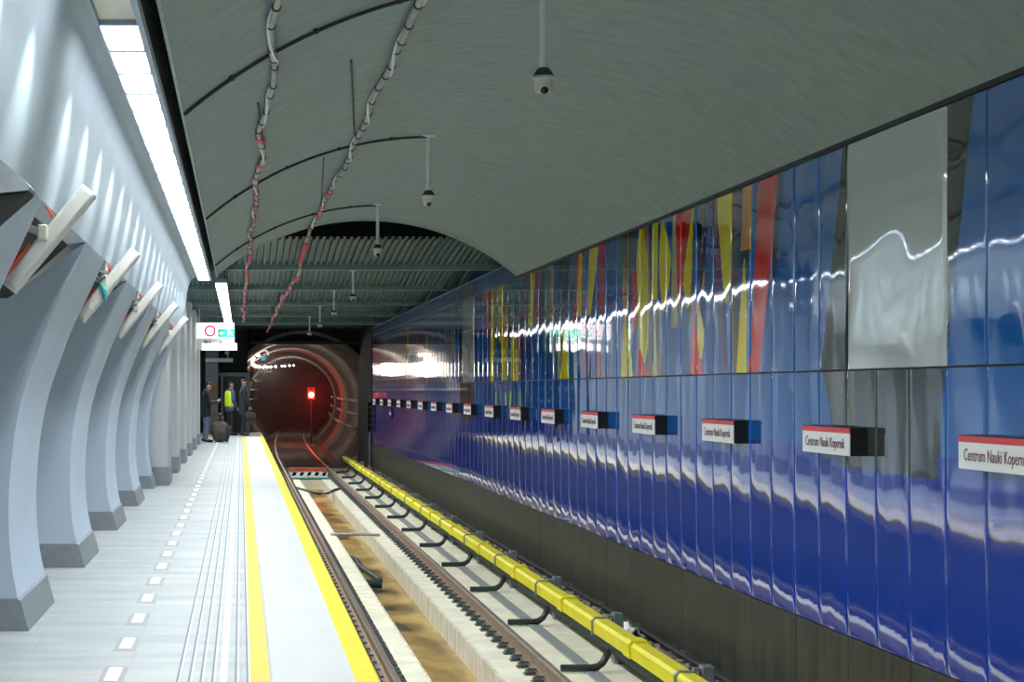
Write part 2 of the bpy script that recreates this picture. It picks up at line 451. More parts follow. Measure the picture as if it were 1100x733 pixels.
# end face and outside
ob = [bm.verts.new((x,26.8,z)) for x,z in outer]; of = [bm.verts.new((x,YV0,z)) for x,z in outer]
for i in range(48):
    bm.faces.new((prev[i],prev[i+1],ob[i+1],ob[i])); bm.faces.new((ob[i],ob[i+1],of[i+1],of[i]))
for q in (0,48):
    pass
ceiling = struct('ceiling', bm, M['vault'], smooth=True)
# dark recess between lamp row and vault
struct('trim_4', B(-0.375,-0.355,YV0,26.8,vz(-0.36)-0.01,vz(-0.36)+0.45), M['vault'])

# conduits arching over the vault
for i,yy in enumerate((11.0,17.75,24.35)):
    bm = bmesh.new()
    pts = [(x, yy, vz(x)-0.022) for x in [-0.355 + (1.88+0.355)*k/30 for k in range(31)]]
    tube(bm, pts, 0.013, 6)
    t = thing('arched_conduit', (0,0,0), ['thin black conduit arching across the vault nearest the camera','thin black conduit arching to the second hanging camera','thin black conduit arching to the third hanging camera'][i], 'conduit', 'arched conduits on the vault')
    obj('pipe', bm, M['tie'], t)
    for k in (4,11,18,25):
        x = pts[k][0]
        bm = bmesh.new(); ball(bm, (x,yy,vz(x)-0.02), 0.022, 8, (1,1.4,0.9)); obj('clip', bm, M['tie'], t)
for (a,c,lab) in (((0.79,12.7),(1.09,17.0),'thin black wire running to the right cable bundle near the second conduit'),((0.85,18.2),(1.06,23.4),'thin black wire beside the right cable bundle near the third conduit'),((0.12,12.7),(0.155,13.7),'short black wire beside the left cable bundle')):
    bm = bmesh.new()
    tube(bm, [(a[0]+(c[0]-a[0])*k/12, a[1]+(c[1]-a[1])*k/12, vz(a[0]+(c[0]-a[0])*k/12)-0.012) for k in range(13)], 0.007, 6)
    tag(obj('ceiling_wire', bm, M['tie']), lab, 'wire')

# ------------------------------------------------------------------ ribbed ceiling beyond the vault
BEAMS = [29.7, 35.8, 42.2, 48.6, 54.9]
HB = EYE+2.04
def deck_z(y):
    ks = [23.5]+BEAMS+[61.2]
    for a,c in zip(ks,ks[1:]):
        if a <= y <= c: return HB + 0.03 + (0.24 if a < 24 else 0.30)*math.sin(PI*(y-a)/(c-a))
    return HB
bm = bmesh.new()
ny = 70; px_ = []
x = -3.2
while x < 5.2:
    px_ += [(x,0),(x+0.035,0),(x+0.045,0.05),(x+0.092,0.05)]; x += 0.105
prev = None
for j in range(ny+1):
    yy = 27.1 + (61.0-27.1)*j/ny
    row = [bm.verts.new((a,yy,deck_z(yy)+c)) for a,c in px_]
    if prev:
        for i in range(len(row)-1): bm.faces.new((prev[i],prev[i+1],row[i+1],row[i]))
    prev = row
deck = struct('ceiling_deck', bm, M['deck'])
for yy in BEAMS:
    obj('beam', B(-3.2,5.0,yy-0.09,yy+0.09,HB-0.03,HB+0.12,bev=0.01), M['beam'], deck)
bm = bmesh.new()
box(bm, -9, 6, 26.85, 80, 4.35, 4.4)
struct('ceiling_blackout', bm, M['black'])  # black plane added over the deck to keep world light out
struct('wall_blackout', B(-0.9,5.2,28.4,28.5,HB+0.42,4.35), M['black'])  # black sheet put in for the unlit gap above the deck

# ------------------------------------------------------------------ right wall: enamel panels
PW = 0.573
SEAM0 = 9.89 - 8*PW
NP = 89
ZT, ZM1, ZM0, ZB = EYE+1.680, EYE+0.142, EYE+0.128, EYE-1.69
BLUE = (0.012,0.055,0.26); BLUE2 = (0.004,0.125,0.46); DEEP = (0.010,0.050,0.38)
SILV = (0.56,0.61,0.60); GREY = (0.05,0.058,0.058); BLK = (0.012,0.015,0.018)
YEL = (0.95,0.80,0.01); RED = (0.78,0.018,0.012); ORG = (0.75,0.32,0.04); BRN = (0.20,0.12,0.05); NAV = (0.008,0.013,0.06); GRN = (0.04,0.25,0.12); PUR = (0.20,0.02,0.10); PALE = (0.55,0.55,0.25); TEAL = (0.02,0.18,0.30)
def dpx(px): return F*WX/(px-259.0)
# a stripe: list of (height fraction 0 top..1 seam, left px, right px), colour; px along the wall as seen straight on is turned into metres
ART = [
 (NAV, [(0,836,842),(0.55,828,833)]),
 (RED, [(0,815,836),(0.4,812,829),(1,805,816)]),
 (ORG, [(0,798,808.5),(0.33,796,807)]),
 (NAV, [(0.33,795,808),(0.45,797,802)]),
 (YEL, [(0.38,799.2,800.2),(0.6,796,802),(1,791,802)]),
 (YEL, [(0,769,787),(0.5,777,784),(0.62,780.5,782)]),
 (PUR, [(0,763,770),(0.45,769,774),(1,778,781)]),
 (NAV, [(0,748,762),(0.35,750,757),(0.5,752,754)]),
 (YEL, [(0,742.5,745),(0.42,733,743),(0.6,738,740)]),
 (RED, [(0,726,744),(0.3,727,736),(0.62,728.5,730)]),
 (RED, [(0.5,743,744.5),(0.75,743,748),(1,741,756)]),
 (YEL, [(0.6,750,752),(0.75,748,757),(0.9,752,754)]),
 (YEL, [(0,710,713),(0.25,708,721),(0.42,709,719),(0.6,712,714)]),
 (YEL, [(0,701,707),(0.5,700,706)]),
 (RED, [(0.25,680,684),(0.6,678,685),(0.7,681,683)]),
 (YEL, [(0,687,690),(0.2,684,696),(0.5,685,697),(0.8,687,696),(0.92,690,693)]),
 (RED, [(0.8,684,686),(1,685,697)]),
 (BRN, [(0,670,682),(0.3,671,681),(0.45,672,676)]),
 (YEL, [(0.5,671,673),(1,667,674)]),
 (YEL, [(0.65,674,676),(1,675,680)]),
 (RED, [(0,645,651),(0.5,643,648)]),
 (PUR, [(0.5,630,634),(1,627,632)]),
 (YEL, [(0,633,643),(0.5,631,635)]),
 (ORG, [(0,625,628),(0.5,623,626)]),
 (RED, [(0,618,623),(0.6,616,621)]),
 (YEL, [(0,622,625),(0.5,621,624)]),
 (RED, [(0.6,640,643),(1,641,645)]),
 (PALE,[(0.55,706,709),(1,700,709)]),
 (BRN, [(0.5,703,706),(1,706,712)]),
 (YEL, [(0.6,604,607),(1,602,611)]),
 (ORG, [(0,590,594),(0.5,590,593)]),
 (NAV, [(0,598,612),(0.4,600,609)]),
 (GRN, [(0,585,588),(0.8,585,588)]),
 (YEL, [(0,569,575),(0.5,567,572)]),
 (RED, [(0,576,579),(0.5,575,578)]),
 (NAV, [(0,580,584),(0.6,580,584)]),
 (PUR, [(0.4,560,563),(1,558,562)]),
 (YEL, [(0.5,548,556),(1,549,557)]),
 (ORG, [(0.2,543,545),(1,543,545)]),
 (RED, [(0,520,527),(0.5,522,526)]),
 (YEL, [(0,528,532),(1,526,531)]),
 (GRN, [(0,532,534),(0.7,532,534)]),
 (YEL, [(0,534,541),(0.6,536,543)]),
 (YEL, [(0.6,538,545),(1,539,545)]),
 (BRN, [(0,546,550),(0.6,545,549)]),
 (GRN, [(0,552,555),(0.5,552,555)]),
 (PUR, [(0,560,566),(0.4,561,565)]),
]
rs = random.Random(5)
under = []
for k in range(34):
    d_ = rs.uniform(14.4, 27.5); w_ = rs.uniform(0.06,0.30); a_, b_ = rs.choice([(0,1),(0,0.7),(0.35,1),(0,0.5),(0.5,1)])
    sh = rs.uniform(-0.12,0.12); tp = rs.uniform(0.3,1.0)
    under.append((rs.choice([NAV,TEAL,PUR,GRN,PALE,BRN,NAV,TEAL,ORG]), [(a_, 259+F*WX/(d_+w_), 259+F*WX/d_), (b_, 259+F*WX/(d_+sh+w_*tp), 259+F*WX/(d_+sh))]))
ART = under + ART
dd = 34.6
while dd < 54.2:
    w = rs.uniform(0.12,0.55); c = rs.choice([YEL,ORG,BRN,ORG,YEL,RED,GRN,PUR,NAV,BRN])
    a, e_ = rs.choice([(0,1),(0,0.7),(0.3,1),(0.1,1)])
    ART.append((c, [(a, 259+F*WX/(dd+w), 259+F*WX/dd), (e_, 259+F*WX/(dd+w*0.8), 259+F*WX/(dd+w*0.25))]))
    dd += w + rs.uniform(0.05,0.55)
ART2 = []
for c,kn in ART:
    ART2.append((c, [(t_, dpx(r_), dpx(l_)) for t_,l_,r_ in kn]))       # (fraction, near d, far d)
SILVERS = [(SEAM0+9*PW, SEAM0+12*PW), (SEAM0+46*PW-0.05, SEAM0+49*PW-0.05), (SEAM0+84*PW, SEAM0+87*PW)]
def art_upper(d, z):
    f = (ZT - z)/(ZT-ZM1)
    for (a,e_) in SILVERS[:2]:
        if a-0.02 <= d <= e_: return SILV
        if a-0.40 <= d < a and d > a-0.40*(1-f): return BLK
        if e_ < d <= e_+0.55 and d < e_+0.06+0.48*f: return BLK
    if d > 53.6: return BLK if d < 54.6 else BLUE
    res = None
    for c,kn in ART2:
        if kn[0][0] <= f <= kn[-1][0]:
            for (t0,n0,f0),(t1,n1,f1) in zip(kn,kn[1:]):
                if t0 <= f <= t1:
                    s = (f-t0)/(t1-t0)
                    if n0+(n1-n0)*s <= d <= f0+(f1-f0)*s: res = c
    if res: return res
    return BLUE2
def art_lower(d, z):
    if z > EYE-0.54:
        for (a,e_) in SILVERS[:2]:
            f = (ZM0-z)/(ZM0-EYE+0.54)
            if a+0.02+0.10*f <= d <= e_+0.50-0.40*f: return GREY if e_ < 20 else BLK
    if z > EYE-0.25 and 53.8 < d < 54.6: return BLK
    t = (ZM0-z)/(ZM0-ZB)
    return BLUE2 if t < 0.28 else DEEP  # the two blues partly stand in for what each height mirrors
def enamel_panel(name, d0, d1, z0, z1, nu, zs, art, bulge, wob, seed, parent):
    bm = bmesh.new(); lay = bm.loops.layers.float_color.new('art')
    grid = []
    sd = seed*13.7
    us = [0,0.012,0.03] + [0.03+0.94*(k/(nu)) for k in range(1,nu)] + [0.97,0.988,1.0]
    for z in zs:
        row = []
        for u in us:
            d = d0+(d1-d0)*u; q = abs(2*u-1)
            off = bulge*(1-q**2.5)
            off += wob*noise.noise(Vector((u*1.1+sd, z*0.9, sd))) + 0.35*wob*noise.noise(Vector((u*2.6+sd, z*2.2, sd+9)))
            zz = (z-z0)/(z1-z0); qz = abs(2*zz-1)
            off += bulge*0.5*(1-qz**14)
            if name == 'lower_panel' and zz < 0.145: off -= 0.010*((0.145-zz)/0.145)**2
            if u in (0,1.0): off = -0.010
            elif u in (0.012,0.988): off -= 0.0006
            row.append(bm.verts.new((WX-off, d, z)))
        grid.append(row)
    for j in range(len(zs)-1):
        for i in range(len(us)-1):
            f = bm.faces.new((grid[j][i],grid[j][i+1],grid[j+1][i+1],grid[j+1][i]))
            c = art(d0+(d1-d0)*0.5*(us[i]+us[i+1]), 0.5*(zs[j]+zs[j+1]))
            for lp in f.loops: lp[lay] = (*c,1)
    me = bpy.data.meshes.new(name); bm.normal_update()
    for f in bm.faces: f.smooth = True
    bm.to_mesh(me); bm.free(); me.materials.append(M['enamel'])
    for p in me.polygons: pass
    return link(bpy.data.objects.new(name, me), parent)
bm = bmesh.new()
box(bm, WX+0.02, WX+0.25, SEAM0, SEAM0+NP*PW, ZB+0.01, ZT+0.02)
wall_right = struct('wall_right', bm, M['signback'])
def flat(d): return 1.0 if d < 24 else max(0.25, 1.0-(d-24)/12.0)   # the far panels hang flatter
def lin(a,c,n): return [a+(c-a)*i/n for i in range(n+1)]
zup = lin(ZM1, ZT, 44)
zlo = lin(ZB, ZB+0.26, 14)[:-1] + lin(ZB+0.26, EYE-0.54, 14) + lin(EYE-0.54, ZM0, 10)[1:]
i = 0
while i < NP:
    d0 = SEAM0+i*PW; d1 = d0+PW
    far = d0 > 34
    if abs(d0-SILVERS[0][0]) < 0.1:
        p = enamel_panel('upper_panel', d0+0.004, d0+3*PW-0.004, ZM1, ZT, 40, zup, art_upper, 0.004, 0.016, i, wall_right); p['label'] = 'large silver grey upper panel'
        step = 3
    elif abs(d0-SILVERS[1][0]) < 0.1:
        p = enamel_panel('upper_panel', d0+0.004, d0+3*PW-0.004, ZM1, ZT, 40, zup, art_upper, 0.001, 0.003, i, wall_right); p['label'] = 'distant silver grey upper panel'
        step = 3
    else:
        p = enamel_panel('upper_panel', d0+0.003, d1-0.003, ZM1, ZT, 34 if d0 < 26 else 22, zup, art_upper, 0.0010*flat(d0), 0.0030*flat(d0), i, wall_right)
        step = 1
    i += step
for i in range(NP):
    d0 = SEAM0+i*PW; d1 = d0+PW
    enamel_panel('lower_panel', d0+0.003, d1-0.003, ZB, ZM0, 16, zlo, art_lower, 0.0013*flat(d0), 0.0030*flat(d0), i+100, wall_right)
WEND = SEAM0+NP*PW
# dark stone plinth under the panels, joints every second panel
bm = bmesh.new()
d = SEAM0
while d < WEND+6:
    box(bm, WX+0.012, WX+0.2, d+0.003, min(d+2*PW,WEND+6.2)-0.003, -1.75, ZB-0.012, bev=0.003); d += 2*PW
obj('plinth_cladding', bm, M['plinthwall'], wall_right)
# top shadow gap, put in as a black strip
bm = bmesh.new(); box(bm, WX-0.004, WX+0.10, SEAM0, 27.0, ZT+0.008, ZT+0.06)
obj('shadow_gap', bm, M['signback'], wall_right)
# blue band above the artwork beyond the vault, then a set back frieze
bm = bmesh.new()
d = SEAM0+38*PW
while d < WEND-0.1:
    if not (SILVERS[1][0]-0.01 < d+0.1 < SILVERS[1][1]): box(bm, WX+0.002, WX+0.2, d+0.003, d+PW-0.003, ZT+0.012, EYE+1.95, bev=0.003)
    d += PW
obj('band_panel', bm, M['frieze'], wall_right)
obj('band_panel_black', B(WX+0.002,WX+0.2,SILVERS[1][0],SILVERS[1][1],ZT+0.012,EYE+1.95), M['signback'], wall_right)
obj('cap_rail', B(WX-0.012,WX+0.26,26.95,WEND,EYE+1.95,EYE+1.972), M['beam'], wall_right)
bm = bmesh.new()
d = 26.95
while d < WEND: box(bm, WX+0.34, WX+0.5, d+0.004, d+0.28-0.004, EYE+1.9, 4.35, bev=0.003); d += 0.28
obj('frieze_panel', bm, M['frieze'], wall_right)
struct('wall_end', B(WX-0.02,WX+0.25,WEND+0.01,YEND+0.3,-1.75,4.35), M['black'])
# hazard post at the end of the wall
t = thing('hazard_marker', (WX-0.05,WEND+0.04,0), 'black and white striped marker post at the far end of the blue wall', 'marker post')
obj('board', B(-0.09,0.02,-0.02,0.03,0.15,1.12), M['signback'], t); obj('post', B(-0.05,-0.02,-0.01,0.02,SLABZ+0.2,0.15), M['steel'], t)
bm = bmesh.new()
for k in range(5):
    z = 0.20+k*0.19
    vs = [bm.verts.new(p) for p in ((-0.088,-0.024,z),(0.018,-0.024,z+0.07),(0.018,-0.024,z+0.155),(-0.088,-0.024,z+0.085))]; bm.faces.new(vs)
bmesh.ops.solidify(bm, geom=bm.faces[:], thickness=0.003)
obj('white_stripe', bm, M['signwhite'], t)

# ------------------------------------------------------------------ station name signs
def text_mesh(body, size, name, m, parent, align='LEFT', extr=0.001, sx=1.0):
    cu = bpy.data.curves.new(name,'FONT'); cu.body = body; cu.size = size; cu.extrude = extr; cu.align_x = align; cu.resolution_u = 3
    o = bpy.data.objects.new(name, cu); COL.objects.link(o)
    bpy.context.view_layer.update()
    me = bpy.data.meshes.new_from_object(o.evaluated_get(bpy.context.evaluated_depsgraph_get()))
    bpy.data.objects.remove(o)
    me.transform(Matrix.Diagonal((sx,1,1,1)))
    me.materials.clear(); me.materials.append(m)
    o = bpy.data.objects.new(name, me); link(o, parent); return o
SX = 4.05; SL = 0.985
def station_sign():
    t = thing('station_sign', (SX,9.0,1.05), '', 'station sign', 'station name signs along the blue wall')
    # origin: bottom of the far end, on the face
    obj('housing', B(0.004, WX-SX-0.001, -SL, 0, 0.0, 0.19), M['signback'], t)
    fc = obj('face', B(-0.002, 0.004, -SL, 0, 0.0, 0.150), M['signwhite'], t)
    obj('red_band', B(-0.003, 0.004, -SL, 0, 0.150, 0.185), M['signred'], t)['label'] = 'red top band'
    tx = text_mesh('Centrum Nauki Kopernik', 0.098, 'lettering', M['signtext'], fc, sx=0.80)
    tx.rotation_euler = (PI/2,0,-PI/2); tx.location = (-0.004, -0.075, 0.048)
    return t
ss = station_sign()
tx = [c for c in all_children(ss) if c.name.startswith('lettering')][0]
wm = max(v.co.x for v in tx.data.vertices)
tx.scale = (0.82/wm,1,1)
for i in range(17):
    t = ss if i == 0 else copy_tree(ss)
    t.location = (SX, 9.98+2.775*i, EYE-0.442)
    t['label'] = 'white station sign with red band, %s along the blue wall from the near end' % nth(i+1)
# black diamond sign
t = thing('diamond_sign', (WX-0.02,49.0,EYE-0.65), 'black diamond sign with a white mark on the far blue wall', 'sign')
bm = bmesh.new()
prism_pts = [(0,-0.40),(0.17,0),(0,0.40),(-0.17,0)]
a = [bm.verts.new((-0.012,p[1],p[0])) for p in prism_pts]; c = [bm.verts.new((0.012,p[1],p[0])) for p in prism_pts]
bm.faces.new(a); bm.faces.new(c[::-1])
for k in range(4): bm.faces.new((a[k],a[(k+1)%4],c[(k+1)%4],c[k]))
obj('plate', bm, M['signback'], t)
bm = bmesh.new()
tube(bm, [(-0.016,0.13*math.cos(q),0.055*math.sin(q)) for q in [PI*0.9+PI*1.2*k/16 for k in range(17)]], 0.016, 6)
tube(bm, [(-0.016,0,0.0),(-0.016,0,0.075)], 0.015, 6)
obj('white_mark', bm, M['signwhite'], t)

# ------------------------------------------------------------------ track
bm = bmesh.new()
CHL, CHR, CHZ = 1.79, 2.52, -1.56
prism(bm, [(0.6,SLABZ),(CHL,SLABZ),(CHL,-1.75),(0.6,-1.75)], Y0, YEND)
prism(bm, [(CHR,SLABZ),(3.92,SLABZ),(3.92,-1.75),(CHR,-1.75)], Y0, YEND)
trackbed = struct('trackbed', bm, M['slab'])
bm = bmesh.new(); box(bm, CHL, CHR, Y0, 54.5, -1.75, CHZ); obj('channel_floor', bm, M['channel'], trackbed)
bm = bmesh.new()
d = 6.0
while d < 54.4:
    box(bm, CHR-0.035, CHR+0.0, d+0.006, d+3.2-0.006, CHZ, SLABZ+0.0, bev=0.006); d += 3.2
obj('channel_wall', bm, M['channelwall'], trackbed)
bm = bmesh.new(); box(bm, CHL, CHL+0.03, 6, 54.4, CHZ, SLABZ-0.01); obj('channel_wall_side', bm, M['channelwall'], trackbed)
bm = bmesh.new(); box(bm, CHL, CHR, 54.5, YEND, -1.7, SLABZ-0.02); obj('channel_cover', bm, M['slab'], trackbed)
# cover strip with a row of bolts beside the right rail
bm = bmesh.new()
d = 6.0
while d < 60:
    box(bm, 3.36, 3.50, d+0.008, d+1.7-0.008, SLABZ, SLABZ+0.02, bev=0.004); d += 1.7
obj('duct_cover', bm, M['base'], trackbed)
bm = bmesh.new()
d = 9.0
while d < 40:
    for xx in (3.06,3.12): ball(bm, (xx,d+(xx-3.06)*3,SLABZ+0.004), 0.012, 6)
    d += 0.46
obj('floor_bolt', bm, M['clip'], trackbed)['kind'] = 'stuff'
# gutter at the wall with dirty gravel
bm = bmesh.new()
box(bm, 3.92, WX+0.01, Y0, YEND, -1.75, SLABZ+0.20)
obj('gutter', bm, M['ballast'], trackbed)
bm = bmesh.new()
rr = random.Random(3)
def stone(c, r):
    mtx = Matrix.Translation(c) @ Matrix.Rotation(rr.uniform(0,6),4,Vector((rr.random(),rr.random(),rr.random()+0.1)).normalized()) @ Matrix.Diagonal((r*rr.uniform(.7,1.3),r*rr.uniform(.7,1.3),r*rr.uniform(.5,.9),1))
    bmesh.ops.create_icosphere(bm, subdivisions=1, radius=1, matrix=mtx)
for k in range(1500):
    dd = 10+ 34*rr.random()**1.6
    stone((rr.uniform(3.90,4.13), dd, SLABZ+0.21+rr.uniform(0,0.03)), rr.uniform(0.018,0.045))
g = obj('gutter_gravel', bm, M['ballast']); tag(g, 'dirty gravel lying in the gutter at the foot of the dark wall', 'gravel', kind='stuff')
tag(g, kind='stuff')
bm = bmesh.new()
tube(bm, [(4.10, 8+k*1.0, SLABZ+0.315+0.008*math.sin(k*1.3)) for k in range(52)], 0.022, 8)
t = thing('wall_cable', (0,0,0), 'long black cable fixed low along the dark wall behind the yellow cover', 'cable')
obj('cable', bm, M['tie'], t)
for k in range(26):
    obj('clip', B(4.11,WX+0.012,9+k*1.9,9.03+k*1.9,SLABZ+0.30,SLABZ+0.32), M['steel'], t)
# crumpled white sheet
bm = bmesh.new()
bmesh.ops.create_grid(bm, x_segments=14, y_segments=20, size=0.5)
for v in bm.verts:
    x0_, y0_ = v.co.x, v.co.y
    v.co = Vector((x0_*0.22, y0_*0.9, 0.10+0.09*noise.noise(Vector((x0_*4,y0_*4,2)))+0.05*noise.noise(Vector((x0_*11,y0_*11,5)))-0.10*abs(x0_)*2))
bmesh.ops.solidify(bm, geom=bm.faces[:], thickness=0.006)
o = obj('plastic_sheet', bm, M['rag'], smooth=True); o.location = (4.0,18.4,SLABZ+0.235)
tag(o, 'crumpled white plastic sheet lying behind the yellow cover', 'litter')

# rails
RPOLY = [(-0.065,0),(0.065,0),(0.065,0.012),(0.012,0.032),(0.010,0.115),(0.034,0.125),(0.034,0.155),(0.026,0.163),(-0.026,0.163),(-0.034,0.155),(-0.034,0.125),(-0.010,0.115),(-0.012,0.032),(-0.065,0.012)]
RB = RAILZ-0.163
RCURV = 1150.0
def bend(y): return 0.0 if y < 62 else (y-62)**2/(2*RCURV)
def rail_sweep(bm, xc, y0, y1, poly, z0):
    ys = [y0] + [v for v in [62+4*k for k in range(40)] if y0 < v < y1] + [y1]
    prev = None
    for yy in ys:
        row = [bm.verts.new((xc+bend(yy)+px, yy, z0+pz)) for px,pz in poly]
        if prev:
            for i in range(len(row)): bm.faces.new((prev[i],prev[(i+1)%len(row)],row[(i+1)%len(row)],row[i]))
        else: bm.faces.new(row)
        prev = row
    bm.faces.new(prev[::-1])
fast_bm = bmesh.new()
box(fast_bm, -0.17,0.17,-0.075,0.075,0,0.022,bev=0.004)
for s in (-1,1):
    box(fast_bm, s*0.115-0.04, s*0.115+0.04, -0.055,0.055,0.022,0.055,bev=0.006)
    box(fast_bm, s*0.075-0.03, s*0.075+0.03, -0.02,0.02,0.05,0.075,bev=0.006)
    ball(fast_bm, (s*0.125,0,0.062), 0.022, 8)
for xc,lab in ((1.40,'steel running rail nearest the platform edge'),(2.92,'steel running rail beside the third rail cover')):
    t = thing('rail', (xc,9,RB), lab, 'rail', 'running rails')
    bm = bmesh.new(); rail_sweep(bm, 0, 6-9, 150-9, [(p[0],p[1]) for p in RPOLY], 0)
    # bend depends on absolute distance
    bm.free(); bm = bmesh.new(); rail_sweep(bm, xc, 6, 175, RPOLY, RB)
    for v in bm.verts: v.co -= Vector((xc,9,RB))
    obj('rail_body', bm, M['rail'], t)
    bm = bmesh.new(); rail_sweep(bm, xc, 6, 175, [(-0.028,0.160),(-0.022,0.1645),(0.022,0.1645),(0.028,0.160)], RB)
    for v in bm.verts: v.co -= Vector((xc,9,RB))
    obj('running_surface', bm, M['railtop'], t)
    f0 = None
    for k in range(98):
        if f0 is None:
            f0 = obj('rail_fastener', fast_bm.copy(), M['clip'], t); q = f0
        else:
            q = f0.copy(); COL.objects.link(q)
        q.location = (0, 0.1+0.45*k, -0.02+0.002)
    bm = bmesh.new()
    k = 98
    while 9+0.1+0.45*k < 80:
        yy = 0.1+0.45*k; box(bm, -0.17+bend(9+yy),0.17+bend(9+yy),yy-0.07,yy+0.07,-0.018,0.035); k += 1
    tag(obj('far_fasteners', bm, M['clip'], t), kind='stuff')
# third rail with its yellow cover
t3 = thing('third_rail', (3.64,9,SLABZ), 'yellow covered third rail along the foot of the dark wall', 'third rail')
def rel(bm):
    for v in bm.verts: v.co -= Vector((3.64,9,SLABZ))
    return bm
CZ0, CZ1 = EYE-2.46, EYE-2.315
cover_poly = [(3.565,CZ0),(3.560,CZ1-0.03),(3.585,CZ1),(3.705,CZ1),(3.730,CZ1-0.03),(3.735,CZ0)]
bps = [10.45+3.43*k for k in range(15)]
def cover(y0,y1,gr=0.0):
    bm = bmesh.new()
    pl = [(3.65+(x-3.65)*(1+gr), z+(gr*0.08 if z > CZ0+0.05 else 0)) for x,z in cover_poly]
    prism(bm, pl, y0, y1); rel(bm)
    return obj('cover', bm, M['yellow_cover'], t3)
ya = 7.6
for k,yb in enumerate(bps):
    s = yb+0.6
    mid = s-0.75
    cover(ya, mid-1.0); cover(mid-0.99, mid-0.72, 0.22) ; cover(mid-0.71, s-0.03); ya = s+0.03
cover(ya, 62.3)
bm = bmesh.new()
rail_sweep(bm, 3.65, 7.6, 62.3, [(-0.04,0),(0.04,0),(0.04,0.10),(-0.04,0.10)], CZ0-0.11); rel(bm)
obj('conductor_rail', bm, M['dark'], t3)
for yb in bps:
    s = yb+0.6
    bm = bmesh.new(); prism(bm, [(3.548,CZ0-0.02),(3.545,CZ1-0.025),(3.578,CZ1+0.014),(3.712,CZ1+0.014),(3.745,CZ1-0.025),(3.75,CZ0-0.02)], s-0.028, s+0.028)
    rel(bm); obj('strap', bm, M['steel'], t3)
    bm = bmesh.new(); box(bm, 3.76,3.86,s-0.07,s+0.07,SLABZ,CZ1+0.06,bev=0.01); box(bm, 3.70,3.80,s-0.04,s+0.04,CZ1+0.014,CZ1+0.035)
    rel(bm); obj('support_post', bm, M['steel'], t3)
    bm = bmesh.new()
    tube(bm, [(3.13,yb,SLABZ+0.045),(3.30,yb,SLABZ+0.045),(3.42,yb,SLABZ+0.047),(3.49,yb,SLABZ+0.06),(3.54,yb+0.01,SLABZ+0.095),(3.575,yb+0.02,SLABZ+0.15),(3.60,yb+0.02,SLABZ+0.23)], 0.036, 12)
    box(bm, 3.40,3.46,yb-0.02,yb+0.02,SLABZ-0.0,SLABZ+0.03)
    rel(bm); obj('bracket_arm', bm, M['rubber'], t3)

# things lying in the track
bm = bmesh.new(); tube(bm, [(1.70,33.6,SLABZ+0.03),(2.1,33.5,SLABZ+0.035),(2.62,33.4,SLABZ+0.03)], 0.026, 8)
tag(obj('cross_pipe', bm, M['steel']), 'thin grey pipe laid across the drain channel', 'pipe')
bm = bmesh.new(); tube(bm, [(1.83,26.9,-1.45),(2.10,26.9,-1.45)], 0.065, 14); tube(bm, [(2.10,26.9,-1.45),(2.14,26.9,-1.45)], 0.075, 14)
tag(obj('pipe_stub', bm, M['rubber']), 'short thick black pipe stub in the drain channel', 'pipe')
bm = bmesh.new()
tube(bm, [(1.86,31.5,-1.52),(1.95,31.9,-1.52),(2.05,31.3,-1.52),(2.04,30.2,-1.52),(2.12,29.0,-1.52),(2.2,28.0,-1.52)], 0.045, 10)
tag(obj('hose', bm, M['rubber']), 'curled dark hose on the brown channel floor', 'hose')
bm = bmesh.new(); tube(bm, [(1.55,49.5,SLABZ+0.03),(1.8,48.0,SLABZ+0.03),(2.05,46.6,SLABZ+0.03),(2.3,46.8,SLABZ+0.03),(2.55,48.4,SLABZ+0.03),(2.72,49.0,SLABZ+0.03)], 0.035, 8)
tag(obj('loose_cable', bm, M['rubber']), 'loose dark cable lying across the track before the warning board', 'cable')
t = thing('warning_board', (0,0,0), 'red and striped warning board lying across the track at the tunnel mouth', 'warning board')
obj('red_beam', B(1.52,2.80,57.0,57.15,SLABZ+0.16,SLABZ+0.26,bev=0.01), M['barred'], t)
obj('striped_plank', B(1.55,2.78,56.7,56.8,SLABZ+0.02,SLABZ+0.13), M['signwhite'], t)
bm = bmesh.new()
for k in range(5):
    x = 1.62+k*0.24
    vs = [bm.verts.new(p) for p in ((x,56.695,SLABZ+0.022),(x+0.11,56.695,SLABZ+0.022),(x+0.17,56.695,SLABZ+0.128),(x+0.06,56.695,SLABZ+0.128))]; bm.faces.new(vs)
bmesh.ops.solidify(bm, geom=bm.faces[:], thickness=0.004)
obj('dark_stripe', bm, M['signback'], t)
obj('green_plank', B(1.58,2.72,54.6,54.9,SLABZ-0.018,SLABZ+0.05,bev=0.01), M['bargreen'], t)
obj('leg', B(1.62,1.68,56.82,57.0,SLABZ-0.018,SLABZ+0.2), M['steel'], t); obj('leg', B(2.66,2.72,56.82,57.0,SLABZ-0.018,SLABZ+0.2), M['steel'], t)

